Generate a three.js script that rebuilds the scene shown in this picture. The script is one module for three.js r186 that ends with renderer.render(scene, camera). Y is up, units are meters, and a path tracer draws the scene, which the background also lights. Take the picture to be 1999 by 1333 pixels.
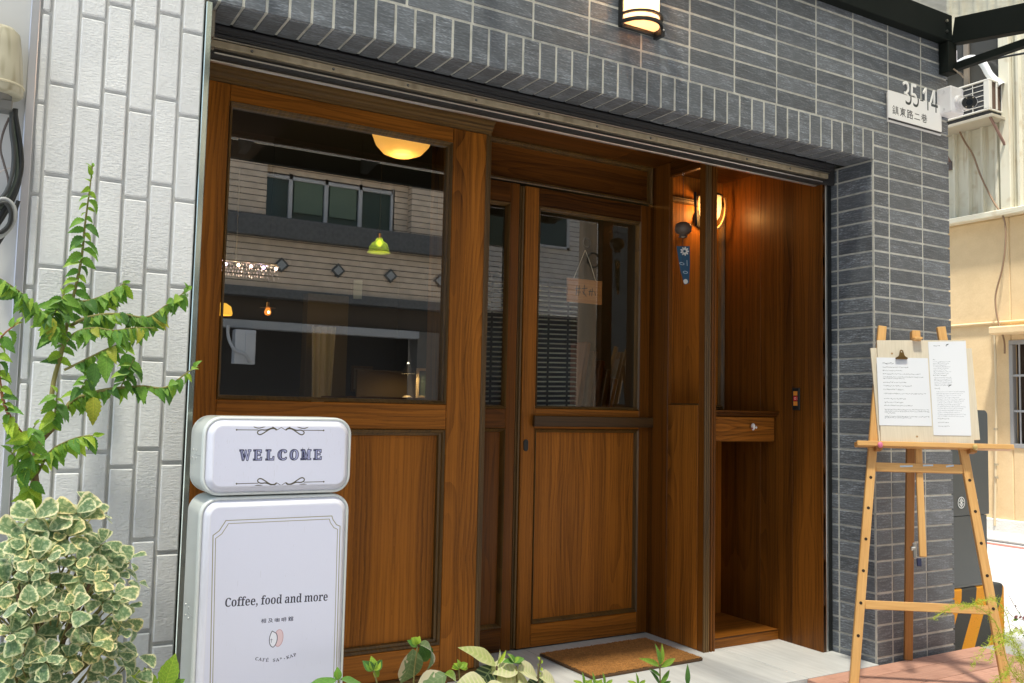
import * as THREE from 'three';
import { mergeGeometries } from 'three/addons/utils/BufferGeometryUtils.js';
import { createNoise2D, createNoise3D } from 'simplex-noise';

// ---------------------------------------------------------------- camera, sky, sun, exposure
const scene = new THREE.Scene();
const camera = new THREE.PerspectiveCamera(41.48, 1024 / 683, 0.05, 200);
camera.position.set(-2.275, 1.048, 2.570);
camera.rotation.order = 'YXZ';
camera.rotation.set(0.0734, -0.532, 0.0221);
camera.updateMatrixWorld(true);

const renderer = new THREE.WebGLRenderer({ antialias: true });
renderer.toneMapping = THREE.LinearToneMapping;
renderer.toneMappingExposure = 2.65;
renderer.shadowMap.enabled = true;

const rnd = (seed => () => { seed |= 0; seed = seed + 0x6D2B79F5 | 0; let t = Math.imul(seed ^ seed >>> 15, 1 | seed); t = t + Math.imul(t ^ t >>> 7, 61 | t) ^ t; return ((t ^ t >>> 14) >>> 0) / 4294967296; })(20240611);
const rr = (a, b) => a + (b - a) * rnd();
const n2 = createNoise2D(rnd), n3 = createNoise3D(rnd);

const sunDir = new THREE.Vector3(-0.2, 1, 0.24).normalize();
{
  const w = 256, h = 128, d = new Float32Array(w * h * 4);
  for (let j = 0; j < h; j++) for (let i = 0; i < w; i++) {
    const el = (j + 0.5) / h * Math.PI - Math.PI / 2, az = (i + 0.5) / w * Math.PI * 2;
    const y = Math.sin(el), x = Math.cos(el) * Math.cos(az), z = Math.cos(el) * Math.sin(az);
    let f = Math.max(0, y);
    const c = 0.5 + 0.5 * (n3(x * 2.2, y * 3.5, z * 2.2) * 0.7 + n3(x * 6, y * 8, z * 6) * 0.3);
    const cl = Math.max(0, Math.min(1, (c - 0.4) * 1.8));
    const glow = Math.pow(Math.max(0, x * sunDir.x + y * sunDir.y + z * sunDir.z), 8) * 0.35;
    const r = 0.62 - 0.22 * f, g = 0.78 - 0.16 * f, b = 1.0 - 0.02 * f;
    const k = (j * w + i) * 4;
    d[k] = (r + (1.05 - r) * cl * 0.75 + glow) * 0.56; d[k + 1] = (g + (1.05 - g) * cl * 0.75 + glow) * 0.56; d[k + 2] = (b + (1.06 - b) * cl * 0.75 + glow) * 0.56; d[k + 3] = 1;
    if (y < 0) { d[k] = 0.5; d[k + 1] = 0.48; d[k + 2] = 0.45; }
  }
  const t = new THREE.DataTexture(d, w, h, THREE.RGBAFormat, THREE.FloatType);
  t.mapping = THREE.EquirectangularReflectionMapping; t.magFilter = THREE.LinearFilter; t.minFilter = THREE.LinearFilter; t.needsUpdate = true;
  scene.background = t; scene.environment = t;
}
const sun = new THREE.DirectionalLight(0xfff8ef, 3.5);
sun.name = 'sun'; sun.position.copy(sunDir).multiplyScalar(20); sun.castShadow = true; sun.shadow.radius = 8;
sun.shadow.mapSize.set(2048, 2048);
Object.assign(sun.shadow.camera, { left: -9, right: 9, top: 9, bottom: -9, near: 1, far: 45 });
scene.add(sun); scene.add(sun.target);

// ---------------------------------------------------------------- helpers
const V = (x, y, z) => new THREE.Vector3(x, y, z);
const TAN = Math.tan(41.48 / 2 * Math.PI / 180);
function rayOf(px, py) {          // direction through a pixel of the 1999 x 1333 photograph, used to measure where a thing stands
  return V((px - 999.5) / 666.5 * TAN, -(py - 666.5) / 666.5 * TAN, -1).applyQuaternion(camera.quaternion);
}
function at(px, py, pl) {         // the point of that ray on a plane x = , y = or z =
  const d = rayOf(px, py), k = Object.keys(pl)[0];
  return camera.position.clone().addScaledVector(d, (pl[k] - camera.position[k]) / d[k]);
}
const used = {};
function numbered(n) { used[n] = (used[n] ?? -1) + 1; return used[n] ? `${n}_${String(used[n]).padStart(3, '0')}` : n; }
function tag(o, label, category, group) { o.userData.label = label; o.userData.category = category; if (group) o.userData.group = group; return o; }
function thing(name, label, category, pos = [0, 0, 0], turn = 0, group) {
  const o = new THREE.Group(); o.name = numbered(name); o.position.set(...pos); o.rotation.y = turn; scene.add(o);
  return tag(o, label, category, group);
}
function part(parent, name, geo, material, pos, rot) {
  const m = new THREE.Mesh(geo, material); m.name = name; m.castShadow = m.receiveShadow = true;
  if (pos) m.position.set(pos.x ?? pos[0], pos.y ?? pos[1], pos.z ?? pos[2]);
  if (rot) m.rotation.set(...rot);
  parent.add(m); return m;
}
function struct(name, geo, material, pos) {
  const m = part(scene, numbered(name), geo, material, pos); m.userData.kind = 'structure'; return m;
}
const stuff = m => { m.userData.kind = 'stuff'; return m; };
const lin = (r, g, b) => new THREE.Color().setRGB(r, g, b);
function M(r, g, b, rough = 0.7, extra = {}) {
  return new THREE.MeshPhysicalMaterial({ color: lin(r, g, b), roughness: rough, ...extra });
}
const enc = v => Math.round(255 * Math.pow(Math.min(1, Math.max(0, v)), 1 / 2.2));
function tex(w, h, fn, { srgb = true, wrap = THREE.RepeatWrapping, wrapT, sx = 1, sy = 1 } = {}) {   // fn(u, v) -> [r, g, b] linear, or a number
  const d = new Uint8Array(w * h * 4);
  for (let j = 0; j < h; j++) for (let i = 0; i < w; i++) {
    const c = fn((i + 0.5) / w, (j + 0.5) / h, i, j), k = (j * w + i) * 4;
    if (typeof c === 'number') d[k] = d[k + 1] = d[k + 2] = Math.max(0, Math.min(255, c * 255));
    else if (srgb) { d[k] = enc(c[0]); d[k + 1] = enc(c[1]); d[k + 2] = enc(c[2]); }
    else { d[k] = c[0] * 255; d[k + 1] = c[1] * 255; d[k + 2] = c[2] * 255; }
    d[k + 3] = 255;
  }
  const t = new THREE.DataTexture(d, w, h, THREE.RGBAFormat);
  t.magFilter = THREE.LinearFilter; t.minFilter = THREE.LinearMipmapLinearFilter; t.generateMipmaps = true;
  t.wrapS = wrap; t.wrapT = wrapT ?? wrap; t.repeat.set(sx, sy);
  if (srgb) t.colorSpace = THREE.SRGBColorSpace;
  t.needsUpdate = true; return t;
}
// seamless noise: sum of noise on a torus would cost more, so blend two shifted copies
function tile2(f) { return (u, v) => { const a = f(u, v), b = f(u - 1, v), c = f(u, v - 1), d = f(u - 1, v - 1); return (a * (1 - u) + b * u) * (1 - v) + (c * (1 - u) + d * u) * v; }; }
// uv in metres from position, by the way each face points
function metreUV(g, grain = 'y', ou = 0, ov = 0) {
  if (g.index) g = g.toNonIndexed();
  const p = g.attributes.position, n = g.attributes.normal, uv = new Float32Array(p.count * 2);
  for (let i = 0; i < p.count; i++) {
    const a = [Math.abs(n.getX(i)), Math.abs(n.getY(i)), Math.abs(n.getZ(i))], q = [p.getX(i), p.getY(i), p.getZ(i)];
    const k = a.indexOf(Math.max(...a)), gi = 'xyz'.indexOf(grain);
    let u, v;
    if (k === gi) { const o = [0, 1, 2].filter(t => t !== k); u = q[o[0]]; v = q[o[1]] * 0.2; }
    else { v = q[gi]; u = q[3 - k - gi]; }
    uv[i * 2] = u + ou; uv[i * 2 + 1] = v + ov;
  }
  g.setAttribute('uv', new THREE.BufferAttribute(uv, 2)); return g;
}
function cbox(w, h, d, c = 0.002, grain = 'y', ou, ov) {   // a box with chamfered edges: 44 triangles
  c = Math.min(c, w / 2.2, h / 2.2, d / 2.2);
  const X = w / 2, Y = h / 2, Z = d / 2, pos = [], nor = [];
  const s = [[1, 0], [-1, 0]];
  const push = (pts, n) => {
    const e1 = pts[1].clone().sub(pts[0]), e2 = pts[2].clone().sub(pts[0]);
    if (e1.cross(e2).dot(n) < 0) pts = [...pts].reverse();
    for (let i = 1; i < pts.length - 1; i++) for (const p of [pts[0], pts[i], pts[i + 1]]) { pos.push(p.x, p.y, p.z); nor.push(n.x, n.y, n.z); }
  };
  const P = (sx, sy, sz, k) => V(sx * (X - (k === 0 ? 0 : c)), sy * (Y - (k === 1 ? 0 : c)), sz * (Z - (k === 2 ? 0 : c)));
  const N = (x, y, z) => V(x, y, z).normalize();
  for (const a of [1, -1]) {
    push([P(a, 1, 1, 0), P(a, 1, -1, 0), P(a, -1, -1, 0), P(a, -1, 1, 0)], N(a, 0, 0));
    push([P(1, a, 1, 1), P(1, a, -1, 1), P(-1, a, -1, 1), P(-1, a, 1, 1)], N(0, a, 0));
    push([P(1, 1, a, 2), P(1, -1, a, 2), P(-1, -1, a, 2), P(-1, 1, a, 2)], N(0, 0, a));
    for (const b of [1, -1]) {
      push([P(a, b, 1, 0), P(a, b, -1, 0), P(a, b, -1, 1), P(a, b, 1, 1)], N(a, b, 0));
      push([P(a, 1, b, 0), P(a, -1, b, 0), P(a, -1, b, 2), P(a, 1, b, 2)], N(a, 0, b));
      push([P(1, a, b, 1), P(-1, a, b, 1), P(-1, a, b, 2), P(1, a, b, 2)], N(0, a, b));
      for (const e of [1, -1]) push([P(a, b, e, 0), P(a, b, e, 1), P(a, b, e, 2)], N(a, b, e));
    }
  }
  const g = new THREE.BufferGeometry();
  g.setAttribute('position', new THREE.Float32BufferAttribute(pos, 3)); g.setAttribute('normal', new THREE.Float32BufferAttribute(nor, 3));
  return metreUV(g, grain, ou ?? rr(0, 3), ov ?? rr(0, 3));
}
function span(x0, x1, y0, y1, z0, z1, c, grain) {          // the same from its faces, in place
  return cbox(x1 - x0, y1 - y0, z1 - z0, c, grain).translate((x0 + x1) / 2, (y0 + y1) / 2, (z0 + z1) / 2);
}
function beam(p0, p1, w, d, nrm, c = 0.002) {              // a bar from p0 to p1, d thick along nrm
  const y = p1.clone().sub(p0), len = y.length(); y.normalize();
  const z = nrm.clone().addScaledVector(y, -nrm.dot(y)).normalize(), x = y.clone().cross(z);
  return cbox(w, len, d, c, 'y').applyMatrix4(new THREE.Matrix4().makeBasis(x, y, z).setPosition(p0.clone().add(p1).multiplyScalar(0.5)));
}
function loft(loops, closed = true) {                      // skins a row of loops of points; flat shaded across, smooth enough along
  const pos = [], idx = [], n = loops[0].length;
  loops.forEach(l => l.forEach(p => pos.push(p.x, p.y, p.z)));
  for (let a = 0; a < loops.length - 1; a++) for (let i = 0; i < (closed ? n : n - 1); i++) {
    const j = (i + 1) % n; idx.push(a * n + i, a * n + j, (a + 1) * n + j, a * n + i, (a + 1) * n + j, (a + 1) * n + i);
  }
  const g = new THREE.BufferGeometry(); g.setAttribute('position', new THREE.Float32BufferAttribute(pos, 3)); g.setIndex(idx);
  g.setAttribute('uv', new THREE.Float32BufferAttribute(new Float32Array(pos.length / 3 * 2), 2)); g.computeVertexNormals(); return g;
}
function ring(x0, x1, y0, y1, prof) {                      // mitred moulding round a rectangle; prof: [inset, z]
  const rects = prof.map(([i, z]) => [V(x0 + i, y0 + i, z), V(x1 - i, y0 + i, z), V(x1 - i, y1 - i, z), V(x0 + i, y1 - i, z)]);
  const pos = [];
  for (let a = 0; a < rects.length - 1; a++) for (let i = 0; i < 4; i++) {
    const j = (i + 1) % 4, A = rects[a][i], B = rects[a][j], Cc = rects[a + 1][j], D = rects[a + 1][i];
    for (const p of [A, B, Cc, A, Cc, D]) pos.push(p.x, p.y, p.z);
  }
  const g = new THREE.BufferGeometry(); g.setAttribute('position', new THREE.Float32BufferAttribute(pos, 3)); g.computeVertexNormals();
  return metreUV(g, 'y', rr(0, 2), rr(0, 2));
}
function prism(pts, len, axis = 'x') {                     // extrudes a closed outline of [z, y] along x, or of [x, z] along y
  const s = new THREE.Shape(pts.map(p => new THREE.Vector2(p[0], p[1])));
  const g = new THREE.ExtrudeGeometry(s, { depth: len, bevelEnabled: false });
  if (axis === 'x') g.applyMatrix4(new THREE.Matrix4().makeBasis(V(0, 0, 1), V(0, 1, 0), V(-1, 0, 0))).translate(len, 0, 0);   // (z, y) outline, runs 0..len in x
  else g.applyMatrix4(new THREE.Matrix4().makeBasis(V(1, 0, 0), V(0, 0, 1), V(0, -1, 0))).translate(0, len, 0);               // (x, z) outline, runs 0..len in y
  return metreUV(g, axis, rr(0, 2), rr(0, 2));
}
function taper(pts, r0, r1, rad = 6, n = 24) {             // a tube that narrows along a smooth line
  const c = new THREE.CatmullRomCurve3(pts), fr = c.computeFrenetFrames(n), loops = [];
  for (let i = 0; i <= n; i++) {
    const p = c.getPointAt(i / n), r = r0 + (r1 - r0) * i / n, l = [];
    for (let k = 0; k < rad; k++) { const a = k / rad * Math.PI * 2; l.push(p.clone().addScaledVector(fr.normals[i], Math.cos(a) * r).addScaledVector(fr.binormals[i], Math.sin(a) * r)); }
    loops.push(l);
  }
  return loft(loops);
}
const cyl = (r0, r1, h, n = 20, open = false) => new THREE.CylinderGeometry(r0, r1, h, n, 1, open);
const lathe = (pts, n = 28) => new THREE.LatheGeometry(pts.map(p => new THREE.Vector2(p[0], p[1])), n);
function strip(g) { if (g.index) g = g.toNonIndexed(); for (const k of Object.keys(g.attributes)) if (!['position', 'normal', 'uv'].includes(k)) g.deleteAttribute(k); return g; }
const merge = gs => mergeGeometries(gs.map(strip));
function canvasTex(w, h, draw) {
  const c = document.createElement('canvas'); c.width = w; c.height = h; const x = c.getContext('2d'); draw(x, w, h);
  const t = new THREE.CanvasTexture(c); t.colorSpace = THREE.SRGBColorSpace; t.anisotropy = 8; return t;
}
function lampLight(parent, name, color, intensity, pos, radius = 0.03, dist = 0) {
  const l = new THREE.PointLight(color, intensity, dist, 2); l.name = name; l.position.set(...pos); l.castShadow = true; l.shadow.radius = radius / 0.02; parent.add(l); return l;
}

// ---------------------------------------------------------------- materials
function woodTexture(seed, leafW = 0.2) {
  const W = 640, H = 1280, MW = 0.8, MH = 1.6, nz = createNoise2D((s => () => (s = (s * 16807) % 2147483647) / 2147483647)(seed));
  const leaves = [0, 1, 2, 3].map(i => ({ uc: (nz(i * 7.3, 1.1) * 0.3 + 0.5) * leafW, h: 0.02 + 0.05 * Math.abs(nz(i * 3.1, 8.2)), sl: 0.05 + 0.06 * nz(i * 5.7, 3.3), t: nz(i * 9.1, 4.4) }));
  const data = new Float32Array(W * H);
  const t = tex(W, H, (u, v, i, j) => {
    const x = u * MW, y = v * MH, k = Math.min(3, Math.floor(x / leafW)), L = leaves[k], lx = x - k * leafW;
    const du = lx - L.uc + 0.012 * nz(x * 4, y * 1.3) + 0.003 * nz(x * 20, y * 4), hh = L.h + L.sl * y + 0.02 * nz(k * 10 + y * 1.7, 2.5);
    const r = Math.sqrt(du * du * 1.0 + hh * hh * 0.5);
    const ph = r / 0.0135 + 0.7 * nz(x * 9, y * 0.9), ring = ph - Math.floor(ph);
    const late = Math.pow(ring, 1.7) * (0.65 + 0.45 * nz(Math.floor(ph) * 3.7, k));
    const fine = 0.5 + 0.5 * nz(x * 105, y * 1.5), pore = Math.max(0, nz(x * 520, y * 11) - 0.45) * 1.2, big = 0.5 + 0.32 * nz(x * 6 + 40, y * 0.5) + 0.25 * nz(x * 22 + 10, y * 0.6);
    let d = 0.42 * late + 0.3 * fine + 0.6 * big + 0.3 * pore + 0.3 * L.t - 0.2;
    d = Math.max(0, Math.min(1, d)); data[j * W + i] = 1 - 0.6 * pore - 0.25 * late;
    const A = [0.54, 0.197, 0.021], B = [0.06, 0.017, 0.003];
    return [0, 1, 2].map(q => A[q] + (B[q] - A[q]) * d);
  }, { wrap: THREE.MirroredRepeatWrapping, sx: 1 / MW, sy: 1 / MH });
  const b = tex(W, H, (u, v, i, j) => data[j * W + i], { srgb: false, wrap: THREE.MirroredRepeatWrapping, sx: 1 / MW, sy: 1 / MH });
  return [t, b];
}
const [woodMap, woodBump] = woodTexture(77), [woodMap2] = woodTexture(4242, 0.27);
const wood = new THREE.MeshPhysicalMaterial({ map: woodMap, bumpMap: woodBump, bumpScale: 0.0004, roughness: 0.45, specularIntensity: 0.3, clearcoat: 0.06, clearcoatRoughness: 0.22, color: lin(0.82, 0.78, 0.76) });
const woodShaded = new THREE.MeshPhysicalMaterial({ map: woodMap2, bumpMap: woodBump, bumpScale: 0.0004, roughness: 0.4, specularIntensity: 0.35, clearcoat: 0.1, clearcoatRoughness: 0.2, color: lin(0.34, 0.31, 0.29) });  // the shopfront timber again, recess shade put into its darker colour
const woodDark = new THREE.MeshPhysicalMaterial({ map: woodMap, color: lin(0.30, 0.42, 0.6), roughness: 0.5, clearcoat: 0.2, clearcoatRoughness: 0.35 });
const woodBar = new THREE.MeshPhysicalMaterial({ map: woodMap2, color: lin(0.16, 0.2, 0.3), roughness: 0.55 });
const glass = new THREE.MeshPhysicalMaterial({ color: lin(0.6, 0.66, 0.6), roughness: 0.0, transmission: 1, thickness: 0, ior: 2.85 });
const doorGlass = new THREE.MeshPhysicalMaterial({ color: lin(0.88, 0.92, 0.88), roughness: 0.0, transmission: 1, thickness: 0, ior: 2.0 });
const black = M(0.012, 0.014, 0.014, 0.45), dark = M(0.03, 0.03, 0.032, 0.6), brass = M(0.45, 0.3, 0.1, 0.35, { metalness: 1 }), chrome = M(0.62, 0.62, 0.6, 0.28, { metalness: 1 });
const alu = M(0.5, 0.47, 0.42, 0.33, { metalness: 1 }), whitePaint = M(0.78, 0.78, 0.77, 0.45);

// glazed dark tile: fine horizontal streaks
const streak = (u, v) => { const a = n2(u * 5, v * 46), b = n2(u * 22 + 5, v * 95), c = n2(u * 3 + 9, v * 6); return 0.5 + 0.34 * a + 0.34 * b + 0.16 * c; };
const sT = tile2(streak);
const darkTileMap = tex(512, 512, (u, v) => { const s = sT(u, v), hi = Math.pow(Math.max(0, s - 0.5), 1.4) * 1.2; const k = 0.047 + 0.06 * s + 0.22 * hi; return [k * 0.9, k * 1.0, k * 1.13]; }, { sx: 2.2, sy: 2.2 });
const darkTileBump = tex(512, 512, (u, v) => sT(u, v), { srgb: false, sx: 2.2, sy: 2.2 });
const darkTiles = [1, 0.84, 1.2, 0.95, 1.07].map(k => new THREE.MeshPhysicalMaterial({ map: darkTileMap, bumpMap: darkTileBump, bumpScale: 0.0012, roughness: 0.45, color: lin(k * 1.62, k * 1.64, k * 1.66) }));
const grout = (() => {
  const m = tex(256, 256, tile2((u, v) => 0.5 + 0.25 * n2(u * 20, v * 20) + 0.2 * n2(u * 70, v * 70)), { srgb: false, sx: 5, sy: 5 });
  const c = tex(256, 256, (u, v) => { const s = 0.5 + 0.3 * n2(u * 9, v * 9) + 0.2 * n2(u * 60, v * 60) - 0.55 * Math.max(0, n2(u * 6 + 9, v * 14) - 0.25); return [0.4 + 0.2 * s, 0.4 + 0.19 * s, 0.36 + 0.18 * s]; }, { sx: 2, sy: 2, wrap: THREE.MirroredRepeatWrapping });
  return new THREE.MeshPhysicalMaterial({ map: c, roughness: 0.9, bumpMap: m, bumpScale: 0.0012 });
})();
const wt = tile2((u, v) => { const a = n2(u * 14, v * 46), b = n2(u * 50 + 3, v * 16), c = n2(u * 34, v * 90 + 7); return 0.5 + 0.22 * a + 0.16 * b + 0.16 * c - 0.35 * Math.max(0, n2(u * 22 + 11, v * 60) - 0.45); });
const whiteBump = tex(512, 512, (u, v) => wt(u, v), { srgb: false, sx: 2.5, sy: 2.5 });
const whiteMap = tex(256, 256, (u, v) => { const s = 0.5 + 0.3 * n2(u * 5, v * 5) + 0.2 * n2(u * 30, v * 30); return [0.66 + 0.1 * s, 0.675 + 0.1 * s, 0.685 + 0.1 * s]; }, { sx: 1.3, sy: 1.3, wrap: THREE.MirroredRepeatWrapping });
const whiteTiles = [1, 0.96, 1.03].map(k => new THREE.MeshPhysicalMaterial({ map: whiteMap, color: lin(k, k, k), bumpMap: whiteBump, bumpScale: 0.0016, roughness: 0.62 }));
const greyGrout = M(0.56, 0.565, 0.56, 0.95);
function concreteMat(a, b, scale, rough = 0.9, bs = 0.002) {
  const f = (u, v) => 0.5 + 0.25 * n2(u * 4, v * 4) + 0.15 * n2(u * 16, v * 16) + 0.12 * n2(u * 90, v * 90);
  const c = tex(512, 512, (u, v) => { const s = f(u, v); return [0, 1, 2].map(i => a[i] + (b[i] - a[i]) * s); }, { sx: 1 / scale, sy: 1 / scale, wrap: THREE.MirroredRepeatWrapping });
  const bm = tex(256, 256, (u, v) => 0.5 + 0.3 * n2(u * 40, v * 40) + 0.2 * n2(u * 90, v * 90), { srgb: false, sx: 1 / scale, sy: 1 / scale, wrap: THREE.MirroredRepeatWrapping });
  return new THREE.MeshPhysicalMaterial({ map: c, roughness: rough, bumpMap: bm, bumpScale: bs });
}

// ---------------------------------------------------------------- ground
{
  const gm = concreteMat([0.3, 0.3, 0.29], [0.5, 0.5, 0.49], 1.7, 0.95, 0.003);
  struct('ground', metreUV(new THREE.PlaneGeometry(90, 90).rotateX(-Math.PI / 2).translate(6, -0.03, 0), 'z'), gm);
  struct('road_line', metreUV(new THREE.PlaneGeometry(0.09, 16).rotateX(-Math.PI / 2).translate(5.32, -0.026, -3), 'z'), M(0.62, 0.13, 0.1, 0.85));
  struct('pavement', span(5.46, 6.0, -0.03, 0.0, -12, 5.5, 0.01, 'z'), concreteMat([0.3, 0.29, 0.27], [0.46, 0.45, 0.42], 0.9));
  // white stone floor of the entrance: large slabs with hairline joints
  const f = new THREE.Group(); f.name = 'entrance_floor'; f.userData.kind = 'structure'; scene.add(f);
  const st = tex(512, 512, (u, v) => { const s = 0.5 + 0.3 * n2(u * 3, v * 30) + 0.15 * n2(u * 12, v * 90) + 0.1 * n2(u * 3, v * 4) - 0.5 * Math.max(0, n2(u * 80, v * 80) - 0.62) - 0.3 * Math.max(0, n2(u * 7 + 3, v * 9) - 0.35); return [0.54 + 0.15 * s, 0.55 + 0.15 * s, 0.56 + 0.15 * s]; }, { sx: 0.8, sy: 0.8, wrap: THREE.MirroredRepeatWrapping });
  const sm = new THREE.MeshPhysicalMaterial({ map: st, roughness: 0.32 });
  for (const [x0, x1] of [[-1.775, -0.966], [-0.963, -0.166], [-0.163, 0.634], [0.637, 1.064]]) part(f, 'slab', span(x0, x1, -0.03, 0, -0.9, 0.012, 0.001, 'x'), sm);
  // planting bed in front
  const soil = concreteMat([0.05, 0.035, 0.022], [0.13, 0.095, 0.06], 0.5, 1, 0.012);
  const sg = new THREE.PlaneGeometry(3.2, 1.6, 60, 30).rotateX(-Math.PI / 2).translate(-1.06, -0.012, 0.83), sp = sg.attributes.position;
  for (let i = 0; i < sp.count; i++) sp.setY(i, sp.getY(i) + 0.012 * n2(sp.getX(i) * 9, sp.getZ(i) * 9));
  sg.computeVertexNormals(); struct('soil', metreUV(sg, 'z'), soil);
  // timber deck
  const d = new THREE.Group(); d.name = 'timber_deck'; d.userData.kind = 'structure'; scene.add(d);
  const dt = tex(512, 512, (u, v) => { const s = 0.5 + 0.3 * n2(u * 60, v * 4) + 0.25 * n2(u * 10, v * 2) + 0.15 * n2(u * 120, v * 40) - 0.8 * Math.max(0, n2(u * 6, v * 9) - 0.3) - 0.5 * Math.max(0, n2(u * 60, v * 60) - 0.6); return [0.44 + 0.14 * s, 0.235 + 0.09 * s, 0.175 + 0.07 * s]; }, { sx: 1.2, sy: 1.2, wrap: THREE.MirroredRepeatWrapping });
  const db = tex(256, 256, (u, v) => 0.5 + 0.5 * n2(u * 60, v * 3), { srgb: false, sx: 1.2, sy: 1.2, wrap: THREE.MirroredRepeatWrapping });
  const dm = [1, 0.9, 1.06].map(k => new THREE.MeshPhysicalMaterial({ map: dt, bumpMap: db, bumpScale: 0.0012, roughness: 0.8, color: lin(k, k, k) }));
  for (let i = 0; i < 9; i++) { const z0 = (i ? -0.025 + 0.14 * i : 0.016); if (!i) stuff(part(d, 'joists', merge([0.7, 1.1, 1.5].map(x => span(x, x + 0.06, -0.0298, -0.0296, 0.02, 1.2, 0.0001, 'z')).concat([span(0.62, 1.75, -0.0297, -0.0295, 0.02, 1.23, 0.00005, 'x')])), M(0.03, 0.022, 0.018, 0.9))); part(d, 'plank', span(0.62, 1.755, -0.03, rr(-0.001, 0.001), z0 + 0.003, -0.025 + 0.14 * (i + 1) - 0.003, 0.0025, 'x'), dm[i % 3]); }  // thin dark layer added under the planks, stands in for shade in their gaps
}

// ---------------------------------------------------------------- the cafe building: dark tiled front, white tiled strip, solid walls
const RP = 0.0673, COL = 0.235, Y0 = 2.31, LB = 2.1755, PX = 1.068, XR = 1.611, G = 0.008, TOP = Y0 + RP * 13;
const rowY = r => Y0 + RP * r;
{
  const b = thing('cafe_building', 'cafe front clad in dark blue grey tiles with a white tiled strip on its left', 'building');
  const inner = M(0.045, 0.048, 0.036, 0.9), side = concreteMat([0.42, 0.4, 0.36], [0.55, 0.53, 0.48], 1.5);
  part(b, 'wall', merge([
    span(-1.79, 1.6, LB + 0.005, 7, -0.148, -0.0016, 0.001, 'x'), span(-1.79, 1.6, 2.262, 7, -0.86, -0.15, 0.001, 'x'),
    span(PX + 0.0035, 1.6, -0.03, LB + 0.004, -0.248, -0.0016, 0.001, 'y'), span(PX - 0.012, 1.6, -0.03, 2.262, -0.9, -0.252, 0.001, 'y')]), grout);
  part(b, 'side_wall', span(1.55, 1.608, -0.03, 7, -6.2, -0.91, 0.002, 'y'), side);
  part(b, 'wall', span(-2.6, -1.79, -0.03, 7, -0.9, 0.007, 0.001, 'y'), greyGrout);
  // dark tiles
  let cnt = 0;
  const tileG = new Map();
  const dt = (name, w, h, x, y, z, rot) => {
    const k = `${w.toFixed(3)}_${h.toFixed(3)}_${cnt % 5}_${rot ?? ''}`; cnt++;
    if (!tileG.has(k)) { let g = cbox(w, h, 0.011, 0.0016, 'y'); if (rot === 'jamb') g = cbox(0.011, h, w, 0.0016, 'y'); if (rot === 'soffit') g = cbox(w, 0.011, h, 0.0016, 'z'); tileG.set(k, g); }
    const o = 0.0009 * rr(-1, 1);
    part(b, name, tileG.get(k), darkTiles[Math.floor(rnd() * 5)], [x + (rot === 'jamb' ? o : 0), y + (rot === 'soffit' ? o : 0), z + (rot ? 0 : o)], rot === 'jamb' ? [rr(-.004, .004), 0, rr(-.004, .004)] : [rr(-.004, .004), rr(-.003, .003), 0]);
  };
  const wallRow = (r, xa, name) => {
    for (let k = -8; k <= 6; k++) {
      let x0 = Math.max(k * COL + G / 2, xa), x1 = Math.min((k + 1) * COL - G / 2, XR);
      if (x1 - x0 < 0.02) continue;
      dt(name, x1 - x0, RP - G, (x0 + x1) / 2, rowY(r) + RP / 2, -0.0055);
    }
  };
  for (let r = 0; r < 13; r++) wallRow(r, -1.775, 'wall_tile');
  for (let r = -1; r >= -34; r--) wallRow(r - 0, PX + 0.006, 'pier_tile');
  wallRow(-35, PX + 0.006, 'pier_tile');
  for (let i = -27; i < 16; i++) {
    const x0 = Math.max(-0.004 + 0.0671 * i + G / 2, -1.775), x1 = -0.004 + 0.0671 * (i + 1) - G / 2;
    if (x1 - x0 < 0.012) continue;
    dt('lintel_tile', x1 - x0, rowY(0) - LB - G, (x0 + x1) / 2, (rowY(0) + LB) / 2, -0.0055);
    dt('soffit_tile', x1 - x0, 0.138, (x0 + x1) / 2, LB + 0.0055 + 0.002, -0.012 - 0.069, 'soffit');
  }
  for (let r = -3; r >= -35; r--) {
    const y = rowY(r) + RP / 2;
    dt('jamb_tile', 0.180, RP - G, PX + 0.0055 + 0.001, y, -0.011 - 0.090, 'jamb');
    dt('jamb_tile_end', 0.047, RP - G, PX + 0.0055 + 0.001, y, -0.1985 - 0.0245, 'jamb');
  }
  // white upright tiles of the strip on the left
  const edges = [-2.192, -2.167, -2.1015, -2.038, -1.9755, -1.911, -1.849, -1.788], off = [1.798, 1.854, 1.811, 1.859, 1.82, 1.866, 1.829], wg = new Map();
  for (let c = 0; c < 7; c++) for (let i = -8; i < 6; i++) {
    const x0 = edges[c] + 0.004, x1 = edges[c + 1] - 0.004, y0 = off[c] + 0.237 * i + 0.005, y1 = off[c] + 0.237 * (i + 1) - 0.005;
    if (y1 < 0.03) continue;
    const k = c + '_' + ((i + 8) % 4); if (!wg.has(k)) wg.set(k, cbox(x1 - x0, y1 - y0, 0.016, 0.003, 'y'));
    part(b, 'white_tile', wg.get(k), whiteTiles[Math.floor(rnd() * 3)], [(x0 + x1) / 2, (y0 + y1) / 2, 0.0085 + rr(-.0012, .0012)], [rr(-.006, .006), rr(-.008, .008), 0]);
  }
  part(b, 'edge_trim', merge([span(-2.215, -2.194, -0.03, 3.6, -0.01, 0.019, 0.002)]), M(0.6, 0.62, 0.68, 0.3, { metalness: 0.7 }));
  part(b, 'corner_trim', merge([span(-1.787, -1.77, -0.03, LB - 0.01, -0.03, 0.017, 0.002)]), M(0.6, 0.68, 0.62, 0.12, { metalness: 0.85 }));
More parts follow.
